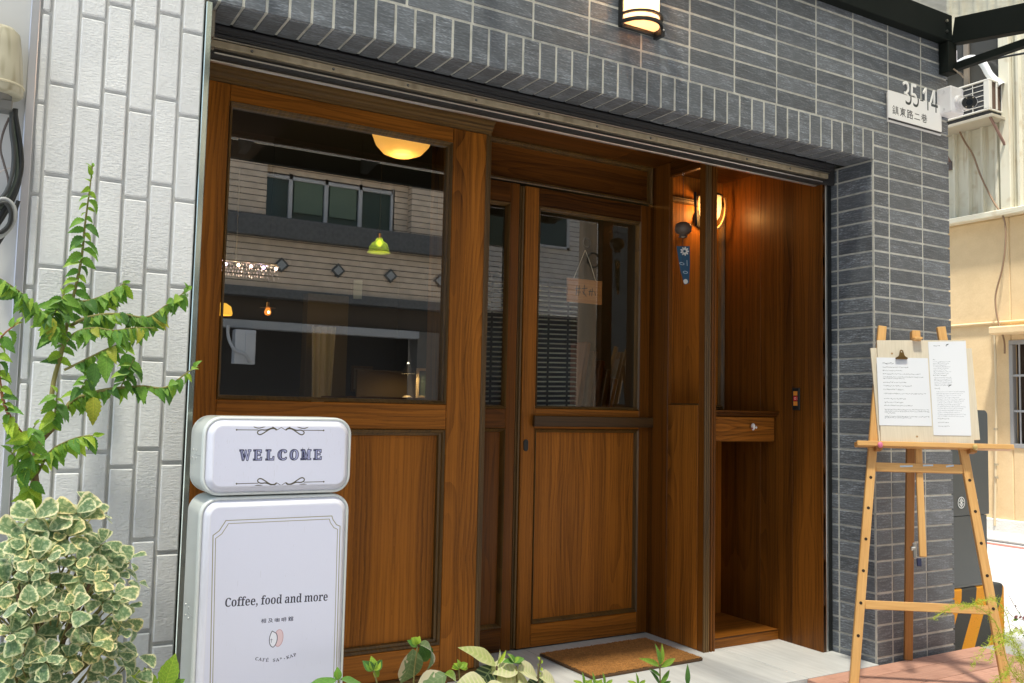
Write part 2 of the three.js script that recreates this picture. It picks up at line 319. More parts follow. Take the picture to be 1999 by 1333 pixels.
  // inside walls of the cafe
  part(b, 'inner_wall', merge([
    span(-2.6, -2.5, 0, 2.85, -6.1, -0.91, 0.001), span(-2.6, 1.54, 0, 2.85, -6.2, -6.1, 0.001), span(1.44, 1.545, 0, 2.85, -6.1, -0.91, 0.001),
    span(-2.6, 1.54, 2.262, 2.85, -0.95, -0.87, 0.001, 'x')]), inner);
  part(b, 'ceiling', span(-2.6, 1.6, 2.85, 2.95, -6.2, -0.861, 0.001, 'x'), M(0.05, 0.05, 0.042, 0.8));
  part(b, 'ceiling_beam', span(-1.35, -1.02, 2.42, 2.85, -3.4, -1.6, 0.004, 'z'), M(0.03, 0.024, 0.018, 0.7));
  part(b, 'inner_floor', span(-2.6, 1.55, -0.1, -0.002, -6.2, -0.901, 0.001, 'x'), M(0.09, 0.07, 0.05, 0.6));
  part(b, 'partition', span(-0.07, 0.27, 0, 1.92, -4.5, -4.38, 0.002), M(0.26, 0.21, 0.09, 0.85));
  part(b, 'partition', span(-2.5, -0.9, 0, 2.85, -5.0, -4.9, 0.002), M(0.09, 0.075, 0.055, 0.85));
}

// ---------------------------------------------------------------- timber shopfront
const ZW = -0.6, ZD = -0.845;
{
  const s = thing('timber_lining', 'timber lining of the recessed entrance, shade darkened into its colour, with its free standing post', 'wall panelling');
  part(s, 'ceiling_board', span(-1.775, 0.26, 2.237, 2.258, -0.87, -0.262, 0.001, 'x'), woodShaded);
  part(s, 'ceiling_board', span(0.262, 1.03, 2.237, 2.258, -0.87, -0.262, 0.001, 'x'), woodShaded);
  part(s, 'header_board', span(-0.56, 0.51, 2.062, 2.236, -0.875, ZD - 0.012, 0.001, 'x'), woodShaded);
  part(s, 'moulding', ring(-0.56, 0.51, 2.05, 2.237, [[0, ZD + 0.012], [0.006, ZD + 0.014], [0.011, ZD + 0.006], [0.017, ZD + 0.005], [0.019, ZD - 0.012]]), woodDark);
  part(s, 'jamb_board', span(0.511, 0.535, 0, 2.236, -0.87, -0.712, 0.002, 'y'), woodShaded);
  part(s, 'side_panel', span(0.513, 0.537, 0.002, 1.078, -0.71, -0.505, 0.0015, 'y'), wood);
  part(s, 'opening_rail', span(0.512, 0.537, 2.165, 2.236, -0.71, -0.505, 0.002, 'z'), woodShaded);
  const post = part(s, 'post', span(0.512, 0.578, 0, 2.236, -0.503, -0.462, 0.003, 'y'), woodShaded);
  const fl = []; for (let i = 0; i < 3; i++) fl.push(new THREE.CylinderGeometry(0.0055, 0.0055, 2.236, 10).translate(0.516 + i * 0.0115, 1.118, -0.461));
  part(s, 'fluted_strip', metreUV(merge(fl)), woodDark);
  part(s, 'fluted_strip', metreUV(merge([0, 1].map(i => new THREE.CylinderGeometry(0.007, 0.007, 2.236, 10).translate(0.556 + i * 0.015, 1.118, -0.4615)))), woodShaded);
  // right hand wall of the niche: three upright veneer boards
  for (const [z0, z1] of [[-0.87, -0.601], [-0.600, -0.401], [-0.400, -0.226]]) part(s, 'wall_board', span(1.0, 1.02, 0, 2.236, z0, z1, 0.0008, 'y'), woodShaded);
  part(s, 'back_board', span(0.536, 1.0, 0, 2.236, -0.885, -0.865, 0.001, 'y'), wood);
  part(s, 'frame_moulding', ring(0.56, 0.998, 1.06, 2.12, [[0, -0.864], [0, -0.845], [0.006, -0.84], [0.011, -0.845], [0.016, -0.838], [0.024, -0.845], [0.03, -0.862]]), woodDark);
}
{
  const w = thing('shop_window', 'large timber framed cafe window with a panelled timber base', 'window');
  part(w, 'stile', span(-1.775, -1.576, 0.03, 2.158, ZW - 0.06, ZW, 0.002, 'y'), wood);
  part(w, 'post', span(-0.70, -0.549, 0.03, 2.158, ZW - 0.2, ZW, 0.003, 'y'), wood);
  part(w, 'top_rail', span(-1.575, -0.701, 2.098, 2.158, ZW - 0.06, ZW - 0.0008, 0.002, 'x'), wood);
  part(w, 'crown_moulding', prism([[ZW - 0.05, 2.158], [ZW + 0.004, 2.158], [ZW + 0.005, 2.166], [ZW + 0.014, 2.170], [ZW + 0.015, 2.176], [ZW + 0.024, 2.182], [ZW + 0.025, 2.19], [ZW + 0.036, 2.196], [ZW + 0.037, 2.206], [ZW - 0.05, 2.206]], 1.245).translate(-1.775, 0, 0), woodDark);
  part(w, 'top_board', span(-1.775, -0.535, 2.206, 2.236, ZW - 0.06, ZW + 0.004, 0.001, 'x'), wood);
  part(w, 'middle_rail', span(-1.575, -0.701, 0.958, 1.055, ZW - 0.06, ZW - 0.0008, 0.002, 'x'), wood);
  part(w, 'bottom_rail', span(-1.575, -0.701, 0.03, 0.136, ZW - 0.06, ZW - 0.0008, 0.002, 'x'), wood);
  part(w, 'panel', span(-1.575, -0.701, 0.137, 0.957, ZW - 0.05, ZW - 0.028, 0.0006, 'y'), wood);
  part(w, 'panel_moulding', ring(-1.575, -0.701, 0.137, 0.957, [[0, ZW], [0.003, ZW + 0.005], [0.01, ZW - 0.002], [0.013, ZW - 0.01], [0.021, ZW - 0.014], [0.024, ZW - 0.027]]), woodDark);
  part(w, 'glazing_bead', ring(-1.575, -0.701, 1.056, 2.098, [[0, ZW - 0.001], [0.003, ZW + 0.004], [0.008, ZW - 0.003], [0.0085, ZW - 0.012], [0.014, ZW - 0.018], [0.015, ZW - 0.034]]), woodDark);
  part(w, 'pane', new THREE.PlaneGeometry(0.862, 1.03).translate(-1.138, 1.577, ZW - 0.032), glass);
  part(w, 'skirting', prism([[ZW - 0.05, 0.001], [ZW + 0.026, 0.001], [ZW + 0.026, 0.012], [ZW + 0.018, 0.016], [ZW + 0.017, 0.024], [ZW + 0.006, 0.03], [ZW - 0.05, 0.03]], 1.26).translate(-1.775, 0, 0), woodDark);
  const fl = []; for (let i = 0; i < 3; i++) fl.push(new THREE.CylinderGeometry(0.0055, 0.0055, 2.15, 10).translate(-0.544 + i * 0.010, 1.09, ZW - 0.004 - i * 0.006));
  fl.push(span(-0.549, -0.52, 0.015, 2.16, ZW - 0.2, ZW - 0.012, 0.001));
  part(w, 'fluted_strip', metreUV(merge(fl)), woodDark);
  part(w, 'glass_stop', span(-1.57, -0.70, 1.02, 1.052, ZW - 0.09, ZW - 0.061, 0.001, 'x'), woodDark);
}
{
  const d = thing('sidelight', 'narrow glazed timber panel left of the cafe door', 'window');
  const x0 = -0.52, x1 = -0.288, xs = -0.241;
  part(d, 'stile', span(x1, xs, 0.004, 2.048, ZD - 0.045, ZD, 0.002, 'y'), woodShaded);
  part(d, 'top_rail', span(x0, x1, 1.958, 2.048, ZD - 0.045, ZD - 0.0008, 0.002, 'x'), woodShaded);
  part(d, 'middle_rail', span(x0, x1, 0.958, 1.043, ZD - 0.045, ZD - 0.0008, 0.002, 'x'), woodShaded);
  part(d, 'bottom_rail', span(x0, x1, 0.004, 0.104, ZD - 0.045, ZD - 0.0008, 0.002, 'x'), woodShaded);
  part(d, 'panel', span(x0, x1, 0.105, 0.957, ZD - 0.04, ZD - 0.022, 0.001, 'y'), woodShaded);
  const P = [[0, ZD], [0.003, ZD + 0.004], [0.008, ZD - 0.002], [0.012, ZD - 0.012], [0.015, ZD - 0.022]];
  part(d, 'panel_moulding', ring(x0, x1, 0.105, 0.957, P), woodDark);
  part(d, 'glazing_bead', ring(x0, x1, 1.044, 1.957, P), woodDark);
  part(d, 'pane', new THREE.PlaneGeometry(x1 - x0, 0.91).translate((x0 + x1) / 2, 1.5, ZD - 0.026), doorGlass);
}
{
  const d = thing('entrance_door', 'glazed timber cafe door with a dark push bar across it', 'door');
  const x0 = -0.208, x1 = 0.508, ga = -0.137, gb = 0.448;
  part(d, 'edge_strip', merge([span(-0.232, x0 - 0.0005, 0.006, 2.045, ZD - 0.04, ZD - 0.012, 0.002), new THREE.CylinderGeometry(0.0065, 0.0065, 2.03, 10).translate(-0.218, 1.025, ZD - 0.008)]), woodDark);
  part(d, 'stile', span(x0, ga, 0.006, 2.045, ZD - 0.045, ZD, 0.0025, 'y'), wood);
  part(d, 'stile', span(gb, x1, 0.006, 2.045, ZD - 0.045, ZD, 0.0025, 'y'), woodShaded);
  part(d, 'top_rail', span(ga, gb, 1.963, 2.045, ZD - 0.045, ZD - 0.0008, 0.002, 'x'), woodShaded);
  part(d, 'middle_rail', span(ga, gb, 0.958, 1.048, ZD - 0.045, ZD - 0.0008, 0.002, 'x'), wood);
  part(d, 'bottom_rail', span(ga, gb, 0.006, 0.104, ZD - 0.045, ZD - 0.0008, 0.002, 'x'), wood);
  part(d, 'panel', span(ga, gb, 0.105, 0.957, ZD - 0.04, ZD - 0.02, 0.0004, 'y'), wood);
  const P = [[0, ZD], [0.003, ZD + 0.005], [0.009, ZD - 0.002], [0.013, ZD - 0.012], [0.016, ZD - 0.02]];
  part(d, 'panel_moulding', ring(ga, gb, 0.105, 0.957, P), woodDark);
  part(d, 'glazing_bead', ring(ga, gb, 1.049, 1.962, [...P.slice(0, 3), [0.01, ZD - 0.02], [0.013, ZD - 0.028]]), woodDark);
  part(d, 'pane', new THREE.PlaneGeometry(gb - ga, 0.912).translate((ga + gb) / 2, 1.5055, ZD - 0.028), doorGlass);
  part(d, 'push_bar', span(-0.158, 0.512, 0.968, 1.016, ZD + 0.01, ZD + 0.032, 0.003, 'x'), woodBar);
  for (const x of [-0.13, 0.45]) part(d, 'bar_bracket', span(x - 0.012, x + 0.012, 0.978, 1.006, ZD, ZD + 0.012, 0.001), black);
  part(d, 'keyhole_plate', new THREE.ExtrudeGeometry((() => { const s = new THREE.Shape(); s.absarc(0, 0.014, 0.011, 0, Math.PI); s.absarc(0, -0.014, 0.011, Math.PI, 0); return s; })(), { depth: 0.003, bevelEnabled: true, bevelSize: 0.001, bevelThickness: 0.001, bevelSegments: 1, steps: 1 }), black, [-0.183, 0.885, ZD]);
  part(d, 'weather_strip', span(x0, x1, 0.0, 0.006, ZD - 0.04, ZD - 0.01, 0.001, 'x'), black);
}
{
  const n = thing('drawer_cabinet', 'timber ledge and single drawer built into the entrance niche', 'cabinet');
  part(n, 'ledge', prism([[-0.86, 1.034], [-0.492, 1.034], [-0.492, 1.04], [-0.484, 1.043], [-0.484, 1.049], [-0.478, 1.052], [-0.478, 1.058], [-0.86, 1.058]], 0.42).translate(0.579, 0, 0), woodShaded);
  part(n, 'carcass', span(0.6, 0.999, 0.915, 1.0335, -0.85, -0.515, 0.002, 'x'), woodShaded);
  const dr = part(n, 'drawer', span(0.581, 0.984, 0.917, 1.029, -0.514, -0.495, 0.002, 'x'), wood);
  const k = new THREE.Group(); k.name = 'knob'; k.position.set(0.824, 0.985, -0.495); n.add(k);
  part(k, 'knob_stem', cyl(0.005, 0.005, 0.014, 12).rotateX(Math.PI / 2).translate(0, 0, 0.007), brass);
  const fish = canvasTex(64, 64, (x) => { x.fillStyle = '#f2ece8'; x.fillRect(0, 0, 64, 64); x.fillStyle = '#3c2c38'; x.beginPath(); x.moveTo(22, 34); x.lineTo(36, 18); x.lineTo(44, 36); x.fill(); x.strokeStyle = '#c0564e'; x.lineWidth = 4; x.beginPath(); x.arc(32, 32, 22, 0.3, 2.4); x.stroke(); x.fillStyle = '#c0564e'; x.fillRect(42, 38, 14, 5); });
  part(k, 'knob_face', new THREE.SphereGeometry(0.0165, 18, 12).scale(1.05, 1, 0.5), new THREE.MeshPhysicalMaterial({ map: fish, roughness: 0.2 }), [0, 0, 0.02], [0, 1.2, 0]);
  part(k, 'knob_fin', new THREE.ConeGeometry(0.007, 0.012, 4).rotateZ(Math.PI / 2).scale(1, 1, 0.5), whitePaint, [0.017, -0.003, 0.02]);
  part(n, 'plinth', span(0.579, 0.999, 0.001, 0.046, -0.864, -0.483, 0.0015, 'x'), wood);
  part(n, 'plinth_lip', span(0.579, 0.999, 0.040, 0.0475, -0.4825, -0.478, 0.001, 'x'), woodShaded);
}
// roller shutter housing and guides
{
  const t = thing('shutter_track', 'worn aluminium roller shutter track under the tiled lintel', 'shutter track');
  const L = 2.765, X = -1.768;
  part(t, 'upper_rail', merge([prism([[-0.152, 2.172], [-0.152, 2.16], [-0.16, 2.16], [-0.16, 2.154], [-0.17, 2.154], [-0.17, 2.172]], L).translate(X, 0, 0), prism([[-0.166, 2.152], [-0.166, 2.146], [-0.185, 2.146], [-0.185, 2.152]], L - 0.01).translate(X, 0, 0)]), dark);
  part(t, 'thin_rail', merge([span(X, X + L, 2.1495, 2.1535, -0.182, -0.172, 0.001, 'x'), span(X + 0.01, X + L, 2.1405, 2.1445, -0.19, -0.178, 0.001, 'x')]), alu);
  const wornAlu = tex(512, 64, (u, v) => { const s = 0.5 + 0.35 * n2(u * 60, v * 3) + 0.2 * n2(u * 9, v * 1), w = Math.max(0, n2(u * 30 + 4, v * 2) - 0.35); return [0.36 + 0.14 * s - 0.25 * w, 0.30 + 0.12 * s - 0.22 * w, 0.2 + 0.1 * s - 0.16 * w]; }, { sx: 0.5, sy: 0.5 });
  part(t, 'face_strip', metreUV(span(X + 0.03, X + L, 2.118, 2.1395, -0.2, -0.184, 0.002, 'x'), 'y'), new THREE.MeshPhysicalMaterial({ map: wornAlu, roughness: 0.5, metalness: 0.4 }));
  part(t, 'groove_backing', span(X, X + L + 0.06, 2.1, 2.262, -0.26, -0.201, 0.001, 'x'), dark);
  part(t, 'lower_channel', merge([prism([[-0.19, 2.1175], [-0.19, 2.113], [-0.205, 2.109], [-0.205, 2.104], [-0.222, 2.1035], [-0.24, 2.097], [-0.24, 2.0995], [-0.262, 2.1], [-0.262, 2.1175]], L - 0.06).translate(X + 0.05, 0, 0)]), M(0.2, 0.18, 0.15, 0.28, { metalness: 0.9 }));
  part(t, 'lip', merge([span(X + 0.045, X + L - 0.02, 2.0915, 2.0965, -0.252, -0.234, 0.002, 'x'), span(X + 0.05, X + L - 0.02, 2.1025, 2.107, -0.214, -0.196, 0.002, 'x')]), M(0.66, 0.62, 0.57, 0.32, { metalness: 0.8 }));
  for (let i = 0; i < 10; i++) { const m = part(t, 'screw', cyl(0.004, 0.005, 0.003, 12).rotateX(Math.PI / 2), dark, [X + 0.16 + i * 0.262, 2.1275, -0.1835]); part(m, 'screw_slot', span(-0.003, 0.003, -0.0006, 0.0006, 0.0012, 0.0021, 0.0002), chrome); }
  part(t, 'end_bracket', merge([span(-1.769, -1.752, 2.085, 2.165, -0.2, -0.03, 0.002), span(-1.752, -1.72, 2.108, 2.128, -0.215, -0.185, 0.003)]), M(0.25, 0.22, 0.18, 0.45, { metalness: 0.8 }));
  part(t, 'guide_rail', span(1.0205, 1.033, 0, 2.16, -0.246, -0.222, 0.0015), chrome);
  part(t, 'guide_seal', span(1.0335, 1.0665, 0, 2.165, -0.252, -0.228, 0.002), black);
  part(t, 'guide_seal', span(1.002, 1.02, 0, 2.16, -0.24, -0.226, 0.002), black);
  part(t, 'left_guide', span(-1.769, -1.745, 0, 2.085, -0.2, -0.15, 0.002), M(0.5, 0.55, 0.5, 0.2, { metalness: 0.9 }));
}

// ---------------------------------------------------------------- lettering drawn stroke by stroke (each glyph in a 0..100 box)
const HAN = {
  xiang: [[5, 30, 45, 30], [25, 8, 25, 95], [25, 38, 6, 68], [27, 42, 44, 58], [55, 15, 55, 92], [55, 15, 92, 15], [92, 15, 92, 92], [55, 40, 92, 40], [55, 64, 92, 64], [55, 90, 92, 90]],
  ji: [[18, 14, 70, 14], [34, 14, 30, 55, 10, 92], [70, 14, 62, 42, 86, 42], [86, 42, 66, 72, 34, 94], [40, 48, 64, 76, 94, 94]],
  ka: [[6, 26, 6, 74], [6, 26, 28, 26], [28, 26, 28, 74], [6, 72, 28, 72], [36, 32, 62, 32], [62, 32, 60, 88, 54, 84], [48, 10, 46, 60, 36, 92], [70, 30, 70, 86], [70, 30, 94, 30], [94, 30, 94, 86], [70, 82, 94, 82]],
  fei: [[6, 26, 6, 74], [6, 26, 26, 26], [26, 26, 26, 74], [6, 72, 26, 72], [54, 10, 52, 62, 44, 94], [36, 26, 54, 26], [36, 46, 54, 46], [34, 68, 54, 66], [74, 8, 74, 96], [74, 26, 94, 26], [74, 46, 94, 46], [74, 68, 96, 68]],
  guan: [[26, 6, 6, 28], [26, 8, 42, 24], [14, 34, 36, 34], [14, 34, 14, 88], [36, 34, 36, 58], [14, 46, 36, 46], [14, 58, 36, 58], [14, 88, 36, 74], [28, 64, 42, 88], [72, 4, 72, 16], [48, 30, 48, 18, 96, 18, 96, 28], [56, 34, 56, 94], [56, 36, 88, 36], [88, 36, 88, 56], [56, 54, 88, 54], [56, 68, 92, 68], [92, 68, 92, 92], [56, 90, 92, 90]],
  zhen: [[24, 6, 4, 34], [24, 8, 42, 28], [12, 40, 36, 40], [6, 58, 40, 58], [24, 40, 24, 88], [10, 66, 14, 80], [38, 66, 34, 80], [4, 90, 42, 86], [52, 16, 94, 16], [72, 4, 72, 26], [58, 28, 58, 76], [58, 28, 88, 28], [88, 28, 88, 76], [58, 40, 88, 40], [58, 52, 88, 52], [58, 64, 88, 64], [48, 76, 98, 76], [62, 80, 50, 96], [82, 80, 96, 96]],
  dong: [[8, 20, 92, 20], [24, 34, 24, 66], [24, 34, 76, 34], [76, 34, 76, 66], [24, 49, 76, 49], [24, 65, 76, 65], [50, 4, 50, 96], [46, 66, 8, 92], [54, 66, 94, 92]],
  lu: [[10, 12, 10, 38], [10, 12, 38, 12], [38, 12, 38, 38], [10, 37, 38, 37], [24, 38, 24, 88], [24, 60, 40, 60], [8, 52, 8, 90], [4, 92, 42, 84], [64, 6, 46, 38], [60, 18, 86, 18], [86, 18, 70, 42, 44, 58], [56, 26, 72, 42, 96, 54], [56, 62, 56, 94], [56, 62, 88, 62], [88, 62, 88, 94], [56, 92, 88, 92]],
  er: [[18, 28, 82, 28], [6, 82, 94, 82]],
  xiang4: [[14, 20, 86, 20], [34, 6, 34, 40], [66, 6, 66, 40], [6, 40, 94, 40], [34, 42, 8, 66], [66, 42, 94, 64], [32, 56, 68, 56], [68, 56, 68, 72], [32, 72, 68, 72], [32, 56, 32, 92, 80, 92, 82, 80]],
};
function han(x, key, X, Y, s, lw) {
  x.lineWidth = lw; x.lineCap = 'round'; x.lineJoin = 'round';
  for (const st of HAN[key]) { x.beginPath(); for (let i = 0; i < st.length; i += 2) x[i ? 'lineTo' : 'moveTo'](X + st[i] / 100 * s, Y + st[i + 1] / 100 * s); x.stroke(); }
}

// ---------------------------------------------------------------- wall lamp on the lintel
{
  const t = thing('wall_lamp', 'lit half round frosted wall lamp in a black frame above the entrance', 'wall lamp', [-0.256, 2.428, 0.001]); t.scale.setScalar(0.82);
  part(t, 'back_plate', merge([span(-0.105, 0.105, 0.015, 0.5, 0, 0.012, 0.002), span(-0.108, -0.098, 0.015, 0.5, 0.0, 0.03, 0.002), span(0.098, 0.108, 0.015, 0.5, 0.0, 0.03, 0.002)]), black);
  const half = (r0, y0, y1) => new THREE.CylinderGeometry(r0, r0, y1 - y0, 28, 1, true, -Math.PI / 2, Math.PI).scale(1, 1, 1.05).translate(0, (y0 + y1) / 2, 0.014);
  part(t, 'lamp_glass', half(0.088, 0.03, 0.48), new THREE.MeshPhysicalMaterial({ color: lin(0.74, 0.62, 0.5), roughness: 0.9, transmission: 0.6, thickness: 0, emissive: lin(1, 0.5, 0.22), emissiveIntensity: 0.08 }));
  const arc = (r, y, w, h) => { const s = new THREE.Shape(); s.absarc(0, 0, r, 0, Math.PI); s.absarc(0, 0, r - w, Math.PI, 0, true); return new THREE.ExtrudeGeometry(s, { depth: h, bevelEnabled: true, bevelSize: 0.001, bevelThickness: 0.001, bevelSegments: 1, steps: 1, curveSegments: 24 }).rotateX(Math.PI / 2).translate(0, y + h, 0.012); };
  part(t, 'lamp_base_glass', new THREE.CylinderGeometry(0.087, 0.087, 0.003, 28, 1, false, -Math.PI / 2, Math.PI).scale(1, 1, 1.05).translate(0, 0.031, 0.014), new THREE.MeshPhysicalMaterial({ color: lin(0.78, 0.64, 0.5), roughness: 0.9, transmission: 0.6, thickness: 0, emissive: lin(1, 0.6, 0.3), emissiveIntensity: 0.05 }));
  part(t, 'lamp_ring', arc(0.108, 0.066, 0.012, 0.008), black); part(t, 'lamp_ring', arc(0.108, 0.028, 0.012, 0.012), black);
  part(t, 'lower_bar', merge([span(-0.1, 0.1, 0.012, 0.03, 0.006, 0.022, 0.002), span(0.082, 0.104, -0.004, 0.034, 0.012, 0.07, 0.002)]), black);
  part(t, 'lamp_screw', new THREE.SphereGeometry(0.005, 10, 8), chrome, [0.094, 0.024, 0.071]);
  part(t, 'bulb', new THREE.SphereGeometry(0.034, 18, 14), new THREE.MeshPhysicalMaterial({ color: lin(1, 0.9, 0.75), emissive: lin(1, 0.72, 0.42), emissiveIntensity: 3 }), [-0.01, 0.135, 0.05]);
  lampLight(t, 'wall_lamp_light', 0xffc890, 0.15, [-0.01, 0.135, 0.05], 0.03);
}
// ---------------------------------------------------------------- lantern in the niche
{
  const t = thing('wall_sconce', 'lit lantern with curved brass arms on the back wall of the niche', 'wall light', [0.842, 1.975, -0.864]); t.scale.setScalar(0.86);
  part(t, 'back_plate', new THREE.CylinderGeometry(0.052, 0.056, 0.012, 24).rotateX(Math.PI / 2).translate(0, 0.06, 0.006), black);
  const arm = s => taper([V(s * 0.03, 0.07, 0.012), V(s * 0.06, 0.02, 0.03), V(s * 0.085, 0.01, 0.06), V(s * 0.108, 0.06, 0.085), V(s * 0.118, 0.15, 0.09), V(s * 0.116, 0.19, 0.085)], 0.009, 0.008, 8, 24);
  const armM = M(0.7, 0.5, 0.25, 0.3, { metalness: 0.8 });
  part(t, 'curved_arm', arm(-1), black); part(t, 'curved_arm', arm(1), armM);
  part(t, 'lantern_cap', lathe([[0.001, 0.235], [0.02, 0.23], [0.03, 0.21], [0.06, 0.195], [0.075, 0.185], [0.075, 0.178], [0.001, 0.178]], 26).translate(0, 0, 0.085), black);
  part(t, 'lantern_glass', lathe([[0.004, 0.02], [0.03, 0.025], [0.055, 0.06], [0.066, 0.11], [0.066, 0.178]], 24).translate(0, 0, 0.085), new THREE.MeshPhysicalMaterial({ color: lin(1, 0.9, 0.74), roughness: 0.6, transmission: 0.8, thickness: 0, emissive: lin(1, 0.6, 0.25), emissiveIntensity: 0.1 }));
  part(t, 'bulb', new THREE.SphereGeometry(0.022, 16, 12).scale(1, 1.5, 1), new THREE.MeshPhysicalMaterial({ color: lin(1, 0.9, 0.7), emissive: lin(1, 0.66, 0.32), emissiveIntensity: 4 }), [0, 0.1, 0.085]);
  lampLight(t, 'wall_sconce_light', 0xffb765, 0.045, [0, 0.1, 0.085], 0.022);
}
// ---------------------------------------------------------------- wind chime
{
  const t = thing('wind_chime', 'small bell wind chime with a blue flower printed paper strip', 'wind chime', [0.517, 1.895, -0.62]);
  part(t, 'hook', new THREE.TorusGeometry(0.006, 0.0018, 8, 16, Math.PI * 1.5), chrome, [0, 0.266, 0]);
  part(t, 'cord', cyl(0.0012, 0.0012, 0.5, 6), dark, [0, 0.02, 0]);
  part(t, 'bell', lathe([[0.002, 0.036], [0.018, 0.035], [0.034, 0.026], [0.0395, 0.008], [0.037, -0.008], [0.026, -0.018], [0.016, -0.021], [0.017, -0.026], [0.0215, -0.032], [0.02, -0.035]], 26), M(0.13, 0.095, 0.075, 0.4));
  part(t, 'clapper', lathe([[0.001, -0.024], [0.008, -0.026], [0.008, -0.034], [0.001, -0.036]], 14), M(0.6, 0.5, 0.35, 0.4));
  const pm = canvasTex(96, 256, (x, w, h) => {
    x.fillStyle = '#2d5674'; x.fillRect(0, 0, w, h); x.fillStyle = '#e6e4df';
    for (let k = 0; k < 9; k++) { const a = k / 9 * 6.283; x.beginPath(); x.ellipse(58 + 19 * Math.cos(a), 34 + 19 * Math.sin(a), 11, 6, a, 0, 6.3); x.fill(); }
    x.fillStyle = '#24415a'; x.beginPath(); x.arc(58, 34, 7, 0, 6.3); x.fill();
    x.strokeStyle = '#b7c8d6'; x.lineWidth = 4; for (const [a, b, c] of [[40, 116, 0.2], [64, 172, 0.1]]) { x.beginPath(); x.ellipse(a, b, 15, 7, c, 0, 6.3); x.stroke(); } x.beginPath(); x.moveTo(74, 92); x.lineTo(76, 130); x.stroke();
    x.fillStyle = '#e0dfdb'; x.beginPath(); x.ellipse(66, 232, 16, 16, 0, 0, 6.3); x.fill();
  });
  const s = new THREE.Shape([[-0.031, -0.078], [0.032, -0.076], [0.034, -0.16], [0.03, -0.25], [0.008, -0.258], [-0.012, -0.19]].map(p => new THREE.Vector2(...p)));
  const g = new THREE.ExtrudeGeometry(s, { depth: 0.0008, bevelEnabled: false }), p = g.attributes.position, uv = g.attributes.uv;
  for (let i = 0; i < p.count; i++) uv.setXY(i, (p.getX(i) + 0.033) / 0.068, (p.getY(i) + 0.26) / 0.184);
  part(t, 'paper_strip', g, new THREE.MeshPhysicalMaterial({ map: pm, roughness: 0.8 }), null, [0, -0.45, 0]);
}
// ---------------------------------------------------------------- switch plate on the niche wall
{
  const t = thing('switch_plate', 'black switch plate with two orange squares and a red one', 'switch', [0.9995, 1.118, -0.373], -Math.PI / 2);
  part(t, 'plate', cbox(0.042, 0.104, 0.008, 0.002).translate(0, 0, 0.004), black);
  const red = canvasTex(32, 32, x => { x.fillStyle = '#c21f2a'; x.fillRect(0, 0, 32, 32); x.strokeStyle = '#f3c9b8'; x.lineWidth = 4; x.strokeRect(10, 9, 12, 13); });
  for (const [y, m] of [[0.026, M(0.75, 0.27, 0.04, 0.4)], [0.002, new THREE.MeshPhysicalMaterial({ map: red, roughness: 0.4 })], [-0.021, M(0.75, 0.27, 0.04, 0.4)]]) part(t, 'square', (() => { const g = new THREE.BoxGeometry(0.022, 0.02, 0.003); return g; })(), m, [0, y, 0.0095]);
}
// ---------------------------------------------------------------- house number
{
  const t = thing('house_number_sign', 'white street name plate with the house number standing across its upper edge', 'sign', [1.345, 2.44, 0.001]);
  const draw = (x, col) => { x.fillStyle = col; x.font = '318px sans-serif'; x.textBaseline = 'alphabetic'; x.save(); x.translate(238, 84); x.scale(0.61, 1); x.fillText('35-14', 0, 0); x.restore(); };
  part(t, 'back_plate', span(-0.185, 0.2, -0.075, 0.058, 0, 0.006, 0.001), whitePaint);
  part(t, 'shadow_gap', span(-0.182, 0.194, -0.067, 0.06, 0.0062, 0.012, 0.001), dark);
  const pm = canvasTex(780, 256, (x, w, h) => {
    x.fillStyle = '#e9e9e8'; x.fillRect(0, 0, w, h); draw(x, '#33393a');
    x.strokeStyle = '#2b2f31'; x.globalAlpha = 1;
    ['zhen', 'dong', 'lu', 'er', 'xiang4'].forEach((k, i) => han(x, k, 56 + i * 104, 128, 88, i === 0 ? 6 : 8));
  });
  const fp = part(t, 'face_plate', span(-0.195, 0.19, -0.0615, 0.064, 0.012, 0.016, 0.001), whitePaint);
  part(t, 'print', new THREE.PlaneGeometry(0.384, 0.1245).translate(-0.0025, 0.0013, 0.0165), new THREE.MeshPhysicalMaterial({ map: pm, roughness: 0.5 }));
  // upper halves of the digits, cut where the plate begins
  const { FontLoader } = await import('three/addons/loaders/FontLoader.js');
  const { TextGeometry } = await import('three/addons/geometries/TextGeometry.js');
  const font = await new FontLoader().loadAsync('fonts/droid/droid_sans_regular.typeface.json');
  const k = 0.384 / 780, cx = -0.1945 + 238 * k, cy = 0.0635 - 84 * k;     // the same place as the print
  let adv = 0;
  for (const ch of '35-14') {
    const g = new TextGeometry(ch, { font, size: 318 * k * 0.72, depth: 0.006, curveSegments: 8, bevelEnabled: false });
    const w = { 3: 0.5715, 5: 0.5715, '-': 0.322, 1: 0.5715, 4: 0.5715 }[ch] * 318 * k * 0.61;
    g.scale(0.61, 1, 1).translate(cx + adv, cy, 0.0005); adv += w;
    part(t, 'digit', g, M(0.85, 0.85, 0.84, 0.5));
  }
}
